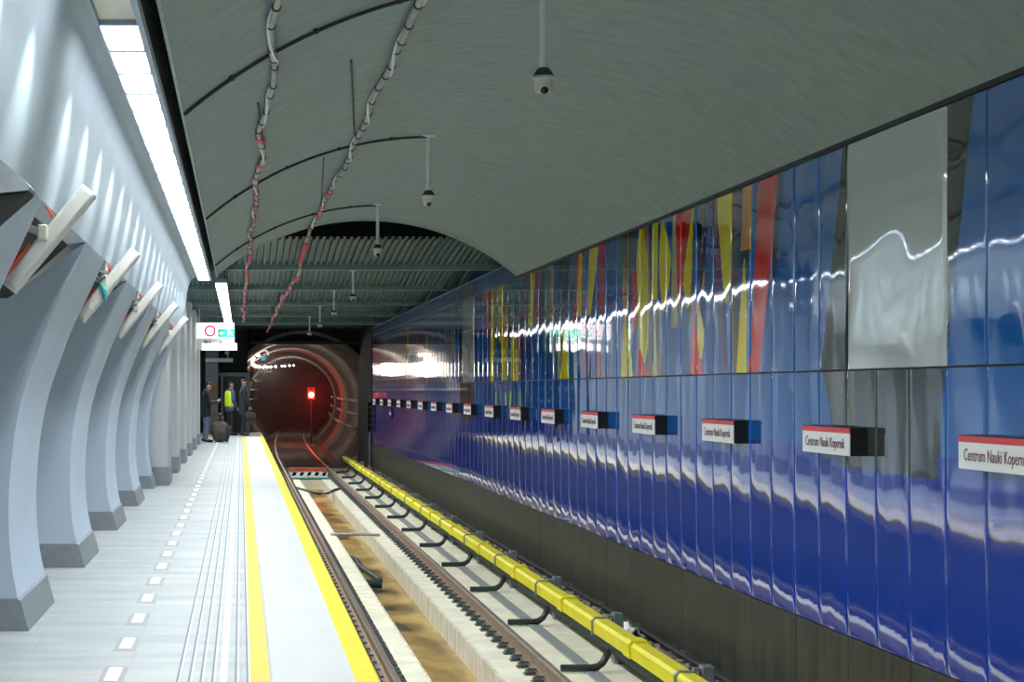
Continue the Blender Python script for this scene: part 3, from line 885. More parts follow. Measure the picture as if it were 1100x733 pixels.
# ------------------------------------------------------------------ hanging cameras
def hanging_camera():
    t = thing('hanging_camera', (0,0,0), '', 'security camera', 'security cameras hanging in a row above the track')
    bm = bmesh.new(); lathe(bm, [(0.02,0.0),(0.07,0.0),(0.07,-0.012),(0.03,-0.02),(0.02,-0.02)], n=16); obj('ceiling_flange', bm, M['white_plastic'], t)
    bm = bmesh.new()
    lathe(bm, [(0.022,-0.015),(0.022,-0.30),(0.025,-0.305),(0.025,-0.315),(0.022,-0.32),(0.022,-0.50),(0.026,-0.505),(0.026,-0.56),(0.022,-0.57)], n=14); obj('drop_pole', bm, M['white_plastic'], t)
    bm = bmesh.new(); lathe(bm, [(0.024,-0.555),(0.040,-0.565),(0.062,-0.60),(0.064,-0.612)], n=20); obj('cap', bm, M['dark'], t)
    bm = bmesh.new(); lathe(bm, [(0.060,-0.608),(0.068,-0.612),(0.068,-0.628),(0.060,-0.634),(0.054,-0.69),(0.046,-0.708),(0.02,-0.716)], n=20); hs = obj('housing', bm, M['cream'], t)
    bm = bmesh.new(); ball(bm, (0,-0.028,-0.694), 0.030, 14); obj('lens', bm, M['lens'], hs)
    return t
hc = hanging_camera()
for i,yy in enumerate([11.0,17.75,24.35,30.9,37.3,43.8,50.4]):
    t = hc if i == 0 else copy_tree(hc)
    zt = vz(1.88) if yy < 26 else HB-0.03
    if yy > 26: yy = min(BEAMS, key=lambda b_: abs(b_-yy))
    t.location = (1.88, yy, zt); t.scale = (1,1,1)
    if yy > 26: t.scale = (0.9,0.9,0.72)
    t['label'] = 'white security camera on a drop pole, %s from the near end of its row' % nth(i+1)

# ------------------------------------------------------------------ cable bundles under the ceiling
def bundle(kn, label, r0, seed, red_from):
    rg = random.Random(seed)
    def at(y):
        for (y0,x0),(y1,x1) in zip(kn,kn[1:]):
            if y0 <= y <= y1: x = x0+(x1-x0)*(y-y0)/(y1-y0); break
        else: x = kn[-1][1]
        x += 0.028*noise.noise(Vector((y*0.55,seed*7.1,0)))*2
        zc = vz(x)-0.055 if y < 26.7 else None
        zd = HB-0.06
        if y < 26.7: z = zc
        elif y < 29.7: s = (y-26.7)/3.0; z = (vz(x)-0.055)*(1-s)+zd*s - 0.05*math.sin(PI*s)
        else: z = zd - 0.05*abs(math.sin(PI*(y-29.7)/6.3))
        z -= 0.03*abs(noise.noise(Vector((y*0.8,3,seed*2.0))))*2
        return Vector((x,y,z))
    y0, y1 = kn[0][0], kn[-1][0]
    t = thing('cable_bundle', at(y0), label, 'cable bundle')
    base = at(y0)
    N = int((y1-y0)/0.14)
    pts = [at(y0+(y1-y0)*k/N)-base for k in range(N+1)]
    bm = bmesh.new()
    tube(bm, pts, r0, 9)
    obj('main_cable', bm, M['cable'], t, smooth=True)
    bm = bmesh.new()
    tube(bm, [p+Vector((math.cos(k*0.35)*r0*0.95,0,math.sin(k*0.35)*r0*0.95)) for k,p in enumerate(pts)], r0*0.45, 6)
    obj('thin_cable', bm, M['white_plastic'], t, smooth=True)
    y = y0+0.3
    while y < min(y1,40):
        p = at(y)-base; q = at(y+0.03)-base
        bm = bmesh.new(); tube(bm, [p,q], r0*1.25, 10)
        obj('tie', bm, M['tie'], t); y += rg.uniform(0.40,0.62) if y < 27 else rg.uniform(1.0,1.6)
    y = red_from
    while y < y1-0.6:
        L = rg.uniform(0.10,0.3) if y < 26 else rg.uniform(0.5,1.7)
        bm = bmesh.new(); n_ = 8
        tube(bm, [at(y+L*k/n_)-base for k in range(n_+1)], [r0*(1.15 if k in (0,n_) else 1.55) for k in range(n_+1)], 9)
        obj('red_wrap', bm, M['redwrap'], t, smooth=True)
        y += L + (rg.uniform(0.6,1.6) if y < 26 else rg.uniform(0.4,1.6))
    return t
bundle([(6,0.235),(9.4,0.203),(12.8,0.20),(14.0,0.165),(18,0.155),(24,0.13),(30,0.10),(40,0.055),(50.5,0.085)], 'grey cable bundle with red tape on the left, nearer the light row', 0.021, 1, 14.2)
bundle([(6,1.16),(11.1,1.13),(14,1.10),(17,1.12),(20,1.07),(23,1.075),(27,1.02),(32,0.92),(40,0.88),(59,0.87)], 'grey cable bundle with red tape on the right, nearer the vault crown', 0.025, 2, 21.5)

# ------------------------------------------------------------------ light boxes on brackets in the pillar openings
def light_box():
    t = thing('wall_light_box', (0,0,0), '', 'light box', 'slanted light boxes hung beside the pillars')
    c = Vector((-0.965,0,2.265)); L = 0.63; ang = math.atan2(0.48,0.40)
    R_ = Matrix.Rotation(PI/2-ang, 4, 'Y')
    def put(bm): bmesh.ops.transform(bm, matrix=Matrix.Translation(c) @ R_, verts=bm.verts); return bm
    cs = obj('case', put(B(-0.042,0.042,0,0.13,-L/2,L/2,bev=0.006)), M['lightbox'], t)
    obj('face', put(B(-0.031,0.031,-0.006,0.001,-L/2+0.015,L/2-0.015,bev=0.002)), M['lightbox_face'], cs)
    obj('end_cap', put(B(-0.044,0.044,-0.004,0.132,-L/2-0.012,-L/2,bev=0.003)), M['lightbox'], cs)
    bm = bmesh.new(); tube(bm, [(-1.12,0.03,2.335),(-0.99,0.06,2.285)], 0.020, 10); tube(bm, [(-1.12,0.03,2.30),(-1.12,0.03,2.42)], 0.018, 8)
    ba = obj('bracket_arm', bm, M['white_plastic'], t)
    obj('bracket_clamp', B(-1.02,-0.97,-0.02,0.09,2.25,2.33,bev=0.008), M['cream'], ba)
    return t
lb = light_box()
for i in range(5):
    t = lb if i == 0 else copy_tree(lb)
    yy = 8.87+PITCH*i; t.location = (0,yy,0)
    t['label'] = 'slanted pale light box on a bracket, %s from the near end above the pillars' % nth(i+1)
    rg = random.Random(i)
    bm = bmesh.new()
    if i in (0,):
        tube(bm, [(-1.10,0.0,2.47),(-1.04,-0.02,2.46),(-0.98,-0.02,2.42),(-0.95,0.0,2.38),(-0.94,0.03,2.33)], 0.007, 6)
    if i == 0:
        obj('loose_wire', bm, M['orange_wire'], t); bm = bmesh.new()
    tube(bm, [(-1.185,-0.01,2.07),(-1.15,-0.01,2.12),(-1.11,-0.01,2.17),(-1.06,-0.01,2.23)], [0.012,0.018,0.014,0.008], 6)
    obj('red_wire', bm, M['orange_wire'], t)
    if i == 1:
        bm = bmesh.new(); tube(bm, [(-1.02,-0.02,2.28),(-0.99,-0.03,2.22),(-0.98,-0.03,2.15)], [0.012,0.02,0.016], 8); obj('teal_connector', bm, M['teal_wire'], t)
    if i in (1,2,3):
        bm = bmesh.new(); box(bm, -1.05,-0.97,-0.04,0.06,2.36,2.42,bev=0.01); obj('driver_box', bm, M['lightbox'], t)
        bm = bmesh.new(); tube(bm, [(-1.03,-0.03,2.36),(-1.06,-0.04,2.32),(-1.02,-0.04,2.29),(-0.98,-0.02,2.32)], 0.008, 6); obj('loose_wire', bm, M['dark'], t)
# hood shape at the left edge is guessed, its underside a separate black piece
t = thing('dark_wedge', (0,0,0), 'dark grey hood plate above the pillar opening at the left edge', 'wedge')
bm = bmesh.new(); prism(bm, [(-1.25,2.66),(-0.84,2.315),(-0.82,2.29),(-0.825,2.275),(-1.25,2.235)], 6.86, 7.055); obj('plate', bm, M['base'], t)
bm = bmesh.new(); prism(bm, [(-1.25,2.234),(-0.826,2.274),(-0.835,2.262),(-1.25,1.90)], 6.87, 7.055); obj('underside', bm, M['black'], t)

# ------------------------------------------------------------------ hanging information sign
t = thing('hanging_sign', (0,46.3,0), 'white hanging sign with a red ring and a green exit panel above the platform', 'hanging sign')
def hx(px): return (px-259)*46.3/F
def hz(py): return EYE+(419-py)*46.3/F
obj('case', B(hx(209),hx(252),0,0.18,hz(376),hz(346.5),bev=0.01), M['signwhite'], t)
obj('lit_face', B(hx(210),hx(251.5),-0.01,0,hz(363.5),hz(347)), M['litwhite'], t)
obj('lower_strip', B(hx(217),hx(254.5),-0.012,0.0,hz(376.5),hz(369)), M['litwhite'], t)
bm = bmesh.new()
cx, cz = hx(225.7), hz(355.7)
tube(bm, [(cx+0.125*math.cos(2*PI*k/32),-0.014,cz+0.125*math.sin(2*PI*k/32)) for k in range(33)], 0.024, 8, cap=False)
obj('red_ring', bm, M['ringred'], t)
ep = obj('exit_panel', B(hx(234),hx(252),-0.016,-0.009,hz(362.3),hz(353.5)), M['exitgreen'], t)
bm = bmesh.new()
ex, ez = hx(247), hz(358)
tube(bm, [(ex-0.02,-0.018,ez+0.03),(ex+0.02,-0.018,ez-0.01),(ex+0.07,-0.018,ez-0.06)], 0.013, 6)
tube(bm, [(ex,-0.018,ez+0.01),(ex-0.05,-0.018,ez-0.07)], 0.012, 6); tube(bm, [(ex-0.06,-0.018,ez),(ex,-0.018,ez+0.035),(ex+0.06,-0.018,ez+0.01)], 0.010, 6); ball(bm, (ex-0.03,-0.018,ez+0.065), 0.02, 8)
tube(bm, [(hx(241),-0.018,ez-0.005),(hx(236),-0.018,ez-0.005)], 0.012, 6); tube(bm, [(hx(238),-0.018,ez+0.04),(hx(236),-0.018,ez-0.005),(hx(238),-0.018,ez-0.05)], 0.012, 6)
obj('exit_pictogram', bm, M['litwhite'], ep)
bm = bmesh.new(); box(bm, hx(219),hx(223),-0.013,-0.0,hz(369),hz(366)); box(bm, hx(224.5),hx(226),-0.013,0,hz(369),hz(366)); box(bm, hx(236.5),hx(238),-0.013,0,hz(369.5),hz(365.8))
obj('small_mark', bm, M['groove'], t)
bm = bmesh.new(); tube(bm, [(hx(214),0.09,hz(346.5)),(hx(214),0.09,HB+0.1)], 0.02, 8); obj('hanger', bm, M['white_plastic'], t)
bm = bmesh.new(); tube(bm, [(hx(246),0.09,hz(346.5)),(hx(246),0.09,HB+0.1)], 0.02, 8); obj('hanger', bm, M['white_plastic'], t)
# small red and white plate on a pier
t = thing('pier_plate', (-1.145,33.0,0), 'small white plate with a red mark on the side of a pale pier', 'sign')
obj('plate', B(0,0.015,-0.08,0.08,2.50,2.75), M['signwhite'], t); obj('red_mark', B(0.015,0.02,-0.05,0.05,2.52,2.60), M['signred'], t)

# ------------------------------------------------------------------ end of the platform: service front
ZS = 61.9
def sx(px, d=ZS): return (px-259)*d/F
def sz(py, d=ZS): return EYE+(419-py)*d/F
bm = bmesh.new()
box(bm, -9,sx(237),ZS,ZS+0.3,0,4.35); box(bm, sx(237),sx(266),ZS,ZS+0.3,sz(404),4.35); box(bm, sx(263.5),sx(268),ZS,ZS+0.3,-1.5,sz(404))
struct('wall_service', bm, M['black'])
box_bm = bmesh.new()
d_ = thing('service_door', (0,0,0), 'dark doorway in a pale grey frame at the far end of the platform', 'door')
bm = bmesh.new(); box(bm, sx(235),sx(268.5),ZS-0.12,ZS,sz(404.5),sz(400.5),bev=0.01); box(bm, sx(263.5),sx(268.5),ZS-0.12,ZS,0,sz(404.5),bev=0.01); box(bm, sx(237),sx(240),ZS-0.12,ZS,0,sz(404.5),bev=0.01)
obj('frame', bm, M['service'], d_)
lf = obj('leaf', B(sx(240),sx(263.5),ZS+0.02,ZS+0.08,0,sz(404.5)), M['dark'], d_)
bm = bmesh.new(); tube(bm, [(sx(260),ZS-0.03,1.0),(sx(260),ZS-0.03,1.14)], 0.015, 6); obj('handle', bm, M['steel'], lf)
t = thing('steel_cabinet', (0,0,0), 'tall grey steel cabinet front with painted brown reflections beside the doorway', 'cabinet')
obj('body', B(sx(221),sx(234.6),ZS-0.45,ZS-0.004,0,sz(376),bev=0.01), M['brown_reflection'], t)
obj('panel', B(sx(222.5),sx(233.5),ZS-0.46,ZS-0.45,sz(397),sz(379)), M['service'], t)
t = thing('white_canopy', (0,0,0), 'long white horizontal fitting above the streaked cabinet', 'light fitting')
obj('bar', B(sx(221),sx(250.5),ZS-0.9,ZS-0.55,sz(389.5),sz(385.5),bev=0.015), M['signwhite'], t)
bm = bmesh.new(); tube(bm, [(sx(245),ZS-0.72,sz(385.5)),(sx(245),ZS-0.72,sz(377))], 0.025, 8); ball(bm, (sx(244),ZS-0.72,sz(379.5)), 0.08, 10); obj('stem', bm, M['white_plastic'], t)

# ------------------------------------------------------------------ tunnel
TR, TZ = 2.72, EYE-0.70
bm = bmesh.new()
prev = None; na = 56
yy = YEND-0.2
ring = 0
ys = []
while yy < 175:
    ys += [(yy,-0.04),(yy+0.03,0.06),(yy+1.18,0.06),(yy+1.21,-0.04)]; yy += 1.5
for yv,dr in ys:
    cx = 2.14+bend(yv)
    row = [bm.verts.new((cx+(TR+dr*1.2)*math.cos(2*PI*k/na), yv, TZ+(TR+dr*1.2)*math.sin(2*PI*k/na))) for k in range(na)]
    if prev:
        for k in range(na): bm.faces.new((prev[k],prev[(k+1)%na],row[(k+1)%na],row[k]))
    prev = row
bm.faces.new(prev)
tunnel = struct('tunnel', bm, M['tunnel'])
# dark end wall above the tunnel mouth
bm = bmesh.new(); box(bm, sx(268),WX+0.4,YEND-0.1,YEND+0.2,EYE+1.62,4.35)
struct('wall_portal', bm, M['black'])
bm = bmesh.new(); box(bm, sx(268),WX+0.1,YEND-0.4,YEND-0.12,EYE+1.60,EYE+1.70); struct('trim_5', bm, M['dark'])
bm = bmesh.new()
ca = [bm.verts.new((2.14+TR*math.cos(2*PI*k/na), YEND+0.22, TZ+TR*math.sin(2*PI*k/na))) for k in range(na)]
cb = [bm.verts.new((2.14+4.6*math.cos(2*PI*k/na), YEND+0.22, TZ+4.6*math.sin(2*PI*k/na))) for k in range(na)]
for k in range(na): bm.faces.new((ca[k],ca[(k+1)%na],cb[(k+1)%na],cb[k]))
obj('portal_ring', bm, M['black'], tunnel)
# tunnel floor with sleepers
bm = bmesh.new(); prev = None
for k in range(58):
    yv = YEND+2*k; cx = 2.14+bend(yv)
    row = [bm.verts.new((cx+a, yv, SLABZ-0.03)) for a in (-1.9,1.9)]
    if prev: bm.faces.new((prev[0],prev[1],row[1],row[0]))
    prev = row
obj('tunnel_floor', bm, M['tunnelbed'], tunnel)
bm = bmesh.new()
yv = YEND+0.4
while yv < 150:
    cx = 2.14+bend(yv); box(bm, cx-1.25,cx+1.25,yv-0.12,yv+0.12,SLABZ-0.03,SLABZ+0.03); yv += 0.75
obj('sleeper', bm, M['tunnel'], tunnel)['kind'] = 'stuff'
# cable runs on brackets on both tunnel walls
def tcurve(ang, r, y0, y1, st=2.0):
    out = []; y = y0
    while y <= y1:
        out.append((2.14+bend(y)+r*math.cos(ang), y, TZ+r*math.sin(ang))); y += st
    return out
for ai,(ang,lab) in enumerate(((2.62,'upper cable run on the left tunnel wall'),(2.86,'middle cable run on the left tunnel wall'),(3.10,'lower cable run on the left tunnel wall'),(0.10,'upper cable run on the right tunnel wall'),(-0.12,'middle cable run on the right tunnel wall'),(-0.34,'lower cable run on the right tunnel wall'))):
    t = thing('tunnel_cable', (0,0,0), lab, 'cable', 'cable runs on the tunnel walls')
    bm = bmesh.new(); tube(bm, tcurve(ang, TR-0.14, YEND+0.5, 165), 0.035, 6); obj('cable', bm, M['cable'] if ai < 3 else M['tie'], t)
    y = YEND+1.0
    n_ = 0
    while y < 120 and n_ < 40:
        bm = bmesh.new()
        p = Vector((2.14+bend(y)+(TR+0.04)*math.cos(ang), y, TZ+(TR+0.04)*math.sin(ang))); q = Vector((2.14+bend(y)+(TR-0.22)*math.cos(ang), y, TZ+(TR-0.22)*math.sin(ang)-0.02))
        tube(bm, [p,q], 0.03, 6); tube(bm, [q,q+Vector((0,0,0.09))], 0.03, 6)
        obj('bracket', bm, M['white_plastic'], t); y += 1.5; n_ += 1
# red signal on a post beside the track
t = thing('signal_lamp', (3.57,90,SLABZ-0.03), 'glowing red signal lamp on a post inside the tunnel', 'signal')
zl = EYE-0.26-(SLABZ-0.03)
bm = bmesh.new(); tube(bm, [(0,0.1,0),(0,0.1,zl+0.3)], 0.04, 10); box(bm, -0.12,0.12,0,0.22,0,0.06); obj('post', bm, M['dark'], t)
bm = bmesh.new(); box(bm, -0.19,0.19,-0.03,0.14,zl-0.24,zl+0.40,bev=0.02); hd_ = obj('head', bm, M['dark'], t)
bm = bmesh.new(); ball(bm, (0,-0.05,zl), 0.15, 14, (1,0.6,1)); obj('red_lens', bm, M['redlamp'], hd_)
bm = bmesh.new(); ball(bm, (0,-0.04,zl+0.24), 0.07, 12, (1,0.4,1)); obj('unlit_lens', bm, M['lens'], hd_)
pl = bpy.data.lights.new('signal_light','POINT'); pl.energy = 120; pl.color = (1,0.03,0.015); pl.shadow_soft_size = 0.1
po = bpy.data.objects.new('signal_light', pl); COL.objects.link(po); po.location = (3.57,89.6,EYE-0.26)
# string of lamps along the upper left of the tunnel
def lampstr(d, px, py): return Vector(((px-259)*d/F, d, EYE+(419-py)*d/F))
t0_ = None
pts = [(78,272.5,391.5),(79,275,393.5),(81,279,394.3),(83,283,394.6),(86,287,394.6),(89,291,394.4),(93,296,394.0),(97,303,393.6),(102,306,393.4),(108,311,393.0),(114,315.5,392.8)]
for i,(d,px,py) in enumerate(pts):
    if t0_ is None:
        t0_ = thing('tunnel_lamp', (0,0,0), '', 'lamp', 'string of lamps on the left tunnel wall')
        bm = bmesh.new(); ball(bm, (0,0,0), 0.060, 10); obj('bulb', bm, M['bulb'], t0_)
        bm = bmesh.new(); lathe(bm, [(0.03,0.06),(0.05,0.07),(0.05,0.13),(0.02,0.15)], n=10); obj('socket', bm, M['dark'], t0_)
        t = t0_
    else: t = copy_tree(t0_)
    t.location = lampstr(d,px,py)
    t['label'] = 'small glowing lamp of the string in the tunnel, %s from the near end' % nth(i+1)
bm = bmesh.new(); tube(bm, [lampstr(d,px,py)+Vector((0,0,0.14)) for d,px,py in pts], 0.02, 6)
tag(obj('lamp_cord', bm, M['tie']), 'dark cord carrying the string of tunnel lamps', 'cord')
t = thing('bent_lamp', (0,0,0), 'bright curved white lamp tube at the upper left of the tunnel mouth', 'lamp')
bm = bmesh.new(); tube(bm, [lampstr(74,*p) for p in ((273.2,384.3),(271.3,387),(270.8,390),(272.2,392.4),(275,393.8),(278.5,394.2))], 0.06, 8); obj('tube', bm, M['bulb'], t)
bm = bmesh.new(); ball(bm, lampstr(74,276.8,381.3), 0.085, 12); obj('globe', bm, M['bulb'], t)
bm = bmesh.new(); tube(bm, [lampstr(74,*p) for p in ((279,378.2),(285,376),(287.2,377.5),(288.5,381.5))], 0.04, 8); obj('bracket', bm, M['white_plastic'], t)
bm = bmesh.new(); c = lampstr(74.2,283.8,384.5); box(bm, c.x-0.11,c.x+0.11,c.y-0.1,c.y+0.1,c.z-0.13,c.z+0.10,bev=0.03); obj('machine_box', bm, M['bluebox'], t)
pl = bpy.data.lights.new('tunnel_string_light','POINT'); pl.energy = 130; pl.color = (1,0.9,0.8); pl.shadow_soft_size = 0.3
po = bpy.data.objects.new('tunnel_string_light', pl); COL.objects.link(po); po.location = lampstr(84,287,397)
po = bpy.data.objects.new('tunnel_string_light', pl); COL.objects.link(po); po.location = lampstr(72,279,397)
po = bpy.data.objects.new('tunnel_string_light', pl); COL.objects.link(po); po.location = lampstr(106,309,399)

# haze volume added around the signal to imitate the glow of its lens
m = bpy.data.materials.new('tunnel haze'); m.use_nodes = True; nt = m.node_tree
nt.nodes.remove(nt.nodes['Principled BSDF'])
vs_ = nt.nodes.new('ShaderNodeVolumeScatter'); vs_.inputs['Density'].default_value = 0.014; vs_.inputs['Anisotropy'].default_value = 0.2
nt.links.new(vs_.outputs['Volume'], nt.nodes['Material Output'].inputs['Volume'])
o = obj('signal_glow_haze', B(0.6,6.4,83,98,-1.25,3.2), m)
tag(o, 'thin haze added for the red glow around the signal lamp in the tunnel', 'haze', kind='stuff')

# ------------------------------------------------------------------ people
def capsule(bm, p, q, r0, r1, n=10):
    p, q = Vector(p), Vector(q); d = q-p; L = d.length
    if L < 1e-5: d = Vector((0,0,1))
    d.normalize(); a, c = frame(d)
    rings = []
    for k in range(1,5):
        t = -PI/2 + k*PI/2/4.0
        rings.append((p + d*(math.sin(t)*r0), math.cos(t)*r0 if k < 4 else r0))
    for k in range(0,4):
        t = k*PI/2/4.0
        rings.append((q + d*(math.sin(t)*r1), math.cos(t)*r1))
    vr = [[bm.verts.new(o_ + (a*math.cos(2*PI*k/n)+c*math.sin(2*PI*k/n))*r) for k in range(n)] for o_,r in rings]
    for i in range(len(vr)-1):
        for k in range(n): bm.faces.new((vr[i][k],vr[i][(k+1)%n],vr[i+1][(k+1)%n],vr[i+1][k]))
    b0 = bm.verts.new(p-d*r0); b1 = bm.verts.new(q+d*r1)
    for k in range(n):
        bm.faces.new((b0,vr[0][(k+1)%n],vr[0][k])); bm.faces.new((b1,vr[-1][k],vr[-1][(k+1)%n]))
def fuse(name, bm, m, parent, voxel=0.012, smooth_it=4):
    """grow one continuous skin over overlapping limbs"""
    bmesh.ops.recalc_face_normals(bm, faces=bm.faces)
    me = bpy.data.meshes.new(name); bm.to_mesh(me); bm.free()
    o = bpy.data.objects.new(name, me); COL.objects.link(o)
    r = o.modifiers.new('r','REMESH'); r.mode = 'VOXEL'; r.voxel_size = voxel
    s = o.modifiers.new('s','SMOOTH'); s.iterations = smooth_it; s.factor = 0.5
    bpy.context.view_layer.update()
    me2 = bpy.data.meshes.new_from_object(o.evaluated_get(bpy.context.evaluated_depsgraph_get()))
    bpy.data.objects.remove(o); bpy.data.meshes.remove(me)
    me2.name = name; me2.materials.clear(); me2.materials.append(m)
    for p in me2.polygons: p.use_smooth = True
    return link(bpy.data.objects.new(name, me2), parent)
def hand(bm, w, d, palm_n, curl, side):
    """five fingers leaving a palm; d = direction of the hand, palm_n = palm normal"""
    w = Vector(w); d = Vector(d).normalized(); pn = Vector(palm_n); pn = (pn - d*pn.dot(d)).normalized(); s = d.cross(pn)*side
    for k in (-1.2,-0.4,0.4,1.2): capsule(bm, w, w+d*0.085+s*0.020*k, 0.016, 0.013, 8)
    for k,L in ((-1.35,0.062),(-0.45,0.074),(0.45,0.080),(1.35,0.072)):
        p = w+d*0.088+s*0.020*k
        a1 = (d*math.cos(curl*0.6)+pn*math.sin(curl*0.6)); a2 = (d*math.cos(curl*1.4)+pn*math.sin(curl*1.4)); a3 = (d*math.cos(curl*2.2)+pn*math.sin(curl*2.2))
        p1 = p+a1*L*0.42; p2 = p1+a2*L*0.34; p3 = p2+a3*L*0.24
        capsule(bm,p,p1,0.0100,0.0095,8); capsule(bm,p1,p2,0.0095,0.009,8); capsule(bm,p2,p3,0.009,0.008,8)
    p = w+d*0.028+s*0.026; p1 = p+(d*0.55+s*0.75+pn*0.2).normalized()*0.042; p2 = p1+(d*0.85+s*0.25+pn*0.35).normalized()*0.032
    capsule(bm,p,p1,0.014,0.011,8); capsule(bm,p1,p2,0.011,0.009,8)
def head(bm, c, fwd, upv):
    """skull, jaw, brow, nose, mouth, chin and ears"""
    c = Vector(c); f = Vector(fwd).normalized(); u = Vector(upv); u = (u-f*u.dot(f)).normalized(); r = f.cross(u)
    P_ = lambda a,b_,e_: c+r*a+f*b_+u*e_
    capsule(bm, P_(0,-0.018,0.035), P_(0,0.012,0.035), 0.083,0.078,14)
    capsule(bm, P_(0,0.02,-0.01), P_(0,0.035,-0.075), 0.066,0.040,12)
    capsule(bm, P_(-0.03,0.072,0.028), P_(0.03,0.072,0.028), 0.017,0.017,8)
    capsule(bm, P_(0,0.082,0.012), P_(0,0.104,-0.028), 0.010,0.015,8)
    capsule(bm, P_(-0.018,0.078,-0.060), P_(0.018,0.078,-0.060), 0.011,0.011,8)
    capsule(bm, P_(0,0.066,-0.095), P_(0,0.070,-0.100), 0.022,0.020,8)
    for s in (-1,1): capsule(bm, P_(s*0.082,-0.012,0.015), P_(s*0.084,-0.010,-0.025), 0.014,0.011,8)
def hair_mesh(bm, c, fwd, upv, low=-0.05):
    c = Vector(c); f = Vector(fwd).normalized(); u = Vector(upv); u = (u-f*u.dot(f)).normalized(); r = f.cross(u)
    P_ = lambda a,b_,e_: c+r*a+f*b_+u*e_
    capsule(bm, P_(0,-0.030,0.052), P_(0,0.012,0.062), 0.086,0.074,14)
    capsule(bm, P_(0,-0.045,0.03), P_(0,-0.050,low), 0.066,0.046,12)
def limb(bm, pts, rs, n=10):
    for (p,q),(a,c) in zip(zip(pts,pts[1:]),zip(rs,rs[1:])): capsule(bm,p,q,a,c,n)
def person(label, loc, rotz, J, outfit, group='people at the far end of the platform'):
    """J: joints in metres, person looking along +y"""
    t = thing('person', loc, label, 'person', group, (0,0,rotz))
    V = {k:Vector(v) for k,v in J.items() if isinstance(v, tuple)}
    bm = bmesh.new()
    head(bm, V['head'], J['look'], J['up'])
    limb(bm, [V['neck'], V['head']-Vector(J['up']).normalized()*0.05], [0.052,0.05])
    limb(bm, [V['pelvis'],V['waist'],V['chest'],V['neck']], [0.115,0.11,0.12,0.055])
    for s in 'lr':
        limb(bm, [V['chest'],V['sh'+s],V['el'+s],V['wr'+s]], [0.07,0.05,0.038,0.027])
        limb(bm, [V['pelvis'],V['hip'+s],V['kn'+s],V['an'+s]], [0.09,0.080,0.055,0.040])
        limb(bm, [V['an'+s],V['toe'+s]], [0.038,0.028])
        hd = V['wr'+s]-V['el'+s] if 'hd'+s not in V else V['hd'+s]
        hand(bm, V['wr'+s], hd, J.get('pn'+s,(0,0,-1)), J.get('curl',0.5), 1 if s == 'l' else -1)
    fuse('body', bm, M['skin'], t, 0.0075, 3)
    bm = bmesh.new(); hair_mesh(bm, V['head'], J['look'], J['up']); fuse('hair', bm, M['hair'], t, 0.010, 3)
    # jacket
    bm = bmesh.new(); hem = V.get('hem', V['pelvis'])
    up_ = V['chest']
    sidev = (V['shr']-V['shl']).normalized()
    for k in (-1,0,1):
        limb(bm, [hem+sidev*0.085*k, V['waist']+sidev*0.085*k, V['chest']+sidev*0.095*k], [0.125,0.125,0.125])
    limb(bm, [V['shl'],V['neck']-Vector((0,0,0.02)),V['shr']], [0.070,0.085,0.070])
    for s in 'lr': limb(bm, [V['sh'+s],V['el'+s],V['wr'+s]-(V['wr'+s]-V['el'+s]).normalized()*0.03], [0.074,0.060,0.047])
    fuse('jacket', bm, M[outfit['jacket']], t, 0.015, 5)
    bm = bmesh.new()
    limb(bm, [V['hipl'],V['pelvis'],V['hipr']], [0.105,0.12,0.105])
    for s in 'lr': limb(bm, [V['hip'+s],V['kn'+s],V['an'+s]+(V['kn'+s]-V['an'+s]).normalized()*0.02], [0.100,0.072,0.058])
    fuse('trousers', bm, M[outfit['trousers']], t, 0.014, 4)
    for s in 'lr':
        bm = bmesh.new(); a = V['an'+s]; b_ = V['toe'+s]
        dn = Vector((0,0,0.0))
        limb(bm, [Vector((a.x,a.y,a.z*0.55+0.01))-(b_-a).normalized()*0.04, Vector((a.x*0.5+b_.x*0.5,a.y*0.5+b_.y*0.5,0.05)), b_+Vector((0,0,0.006))], [0.047,0.048,0.040]); fuse('shoe', bm, M['shoe'], t, 0.011, 3)
    if 'vest' in outfit:
        bm = bmesh.new()
        for k in (-1,0,1): limb(bm, [V['waist']-Vector((0,0,0.10))+sidev*0.088*k, V['waist']+sidev*0.088*k, V['chest']+sidev*0.098*k+Vector((0,0,0.03))], [0.142,0.140,0.136])
        fuse('vest', bm, M[outfit['vest']], t, 0.015, 5)
    return t
def stand(h=1.74, lean=0.0):
    s = h/1.74
    J = dict(pelvis=(0,0,0.93),waist=(0,0.0,1.10),chest=(0,0.0+lean*0.5,1.32),neck=(0,lean,1.50),head=(0,lean+0.02,1.635),look=(0,1,-0.15),up=(0,0,1),
      shl=(-0.185,lean*0.8,1.42),shr=(0.185,lean*0.8,1.42),ell=(-0.23,-0.02,1.14),elr=(0.23,-0.02,1.14),wrl=(-0.24,0.08,0.90),wrr=(0.24,0.08,0.90),
      hipl=(-0.095,0,0.90),hipr=(0.095,0,0.90),knl=(-0.10,0.03,0.50),knr=(0.11,0.01,0.50),anl=(-0.11,-0.02,0.085),anr=(0.13,-0.03,0.085),toel=(-0.12,0.15,0.035),toer=(0.16,0.14,0.035),
      pnl=(1,0,0),pnr=(-1,0,0),hem=(0,0,0.86))
    return {k:tuple(c*s if k not in ('look','up','pnl','pnr') else c for c in v) for k,v in J.items()}
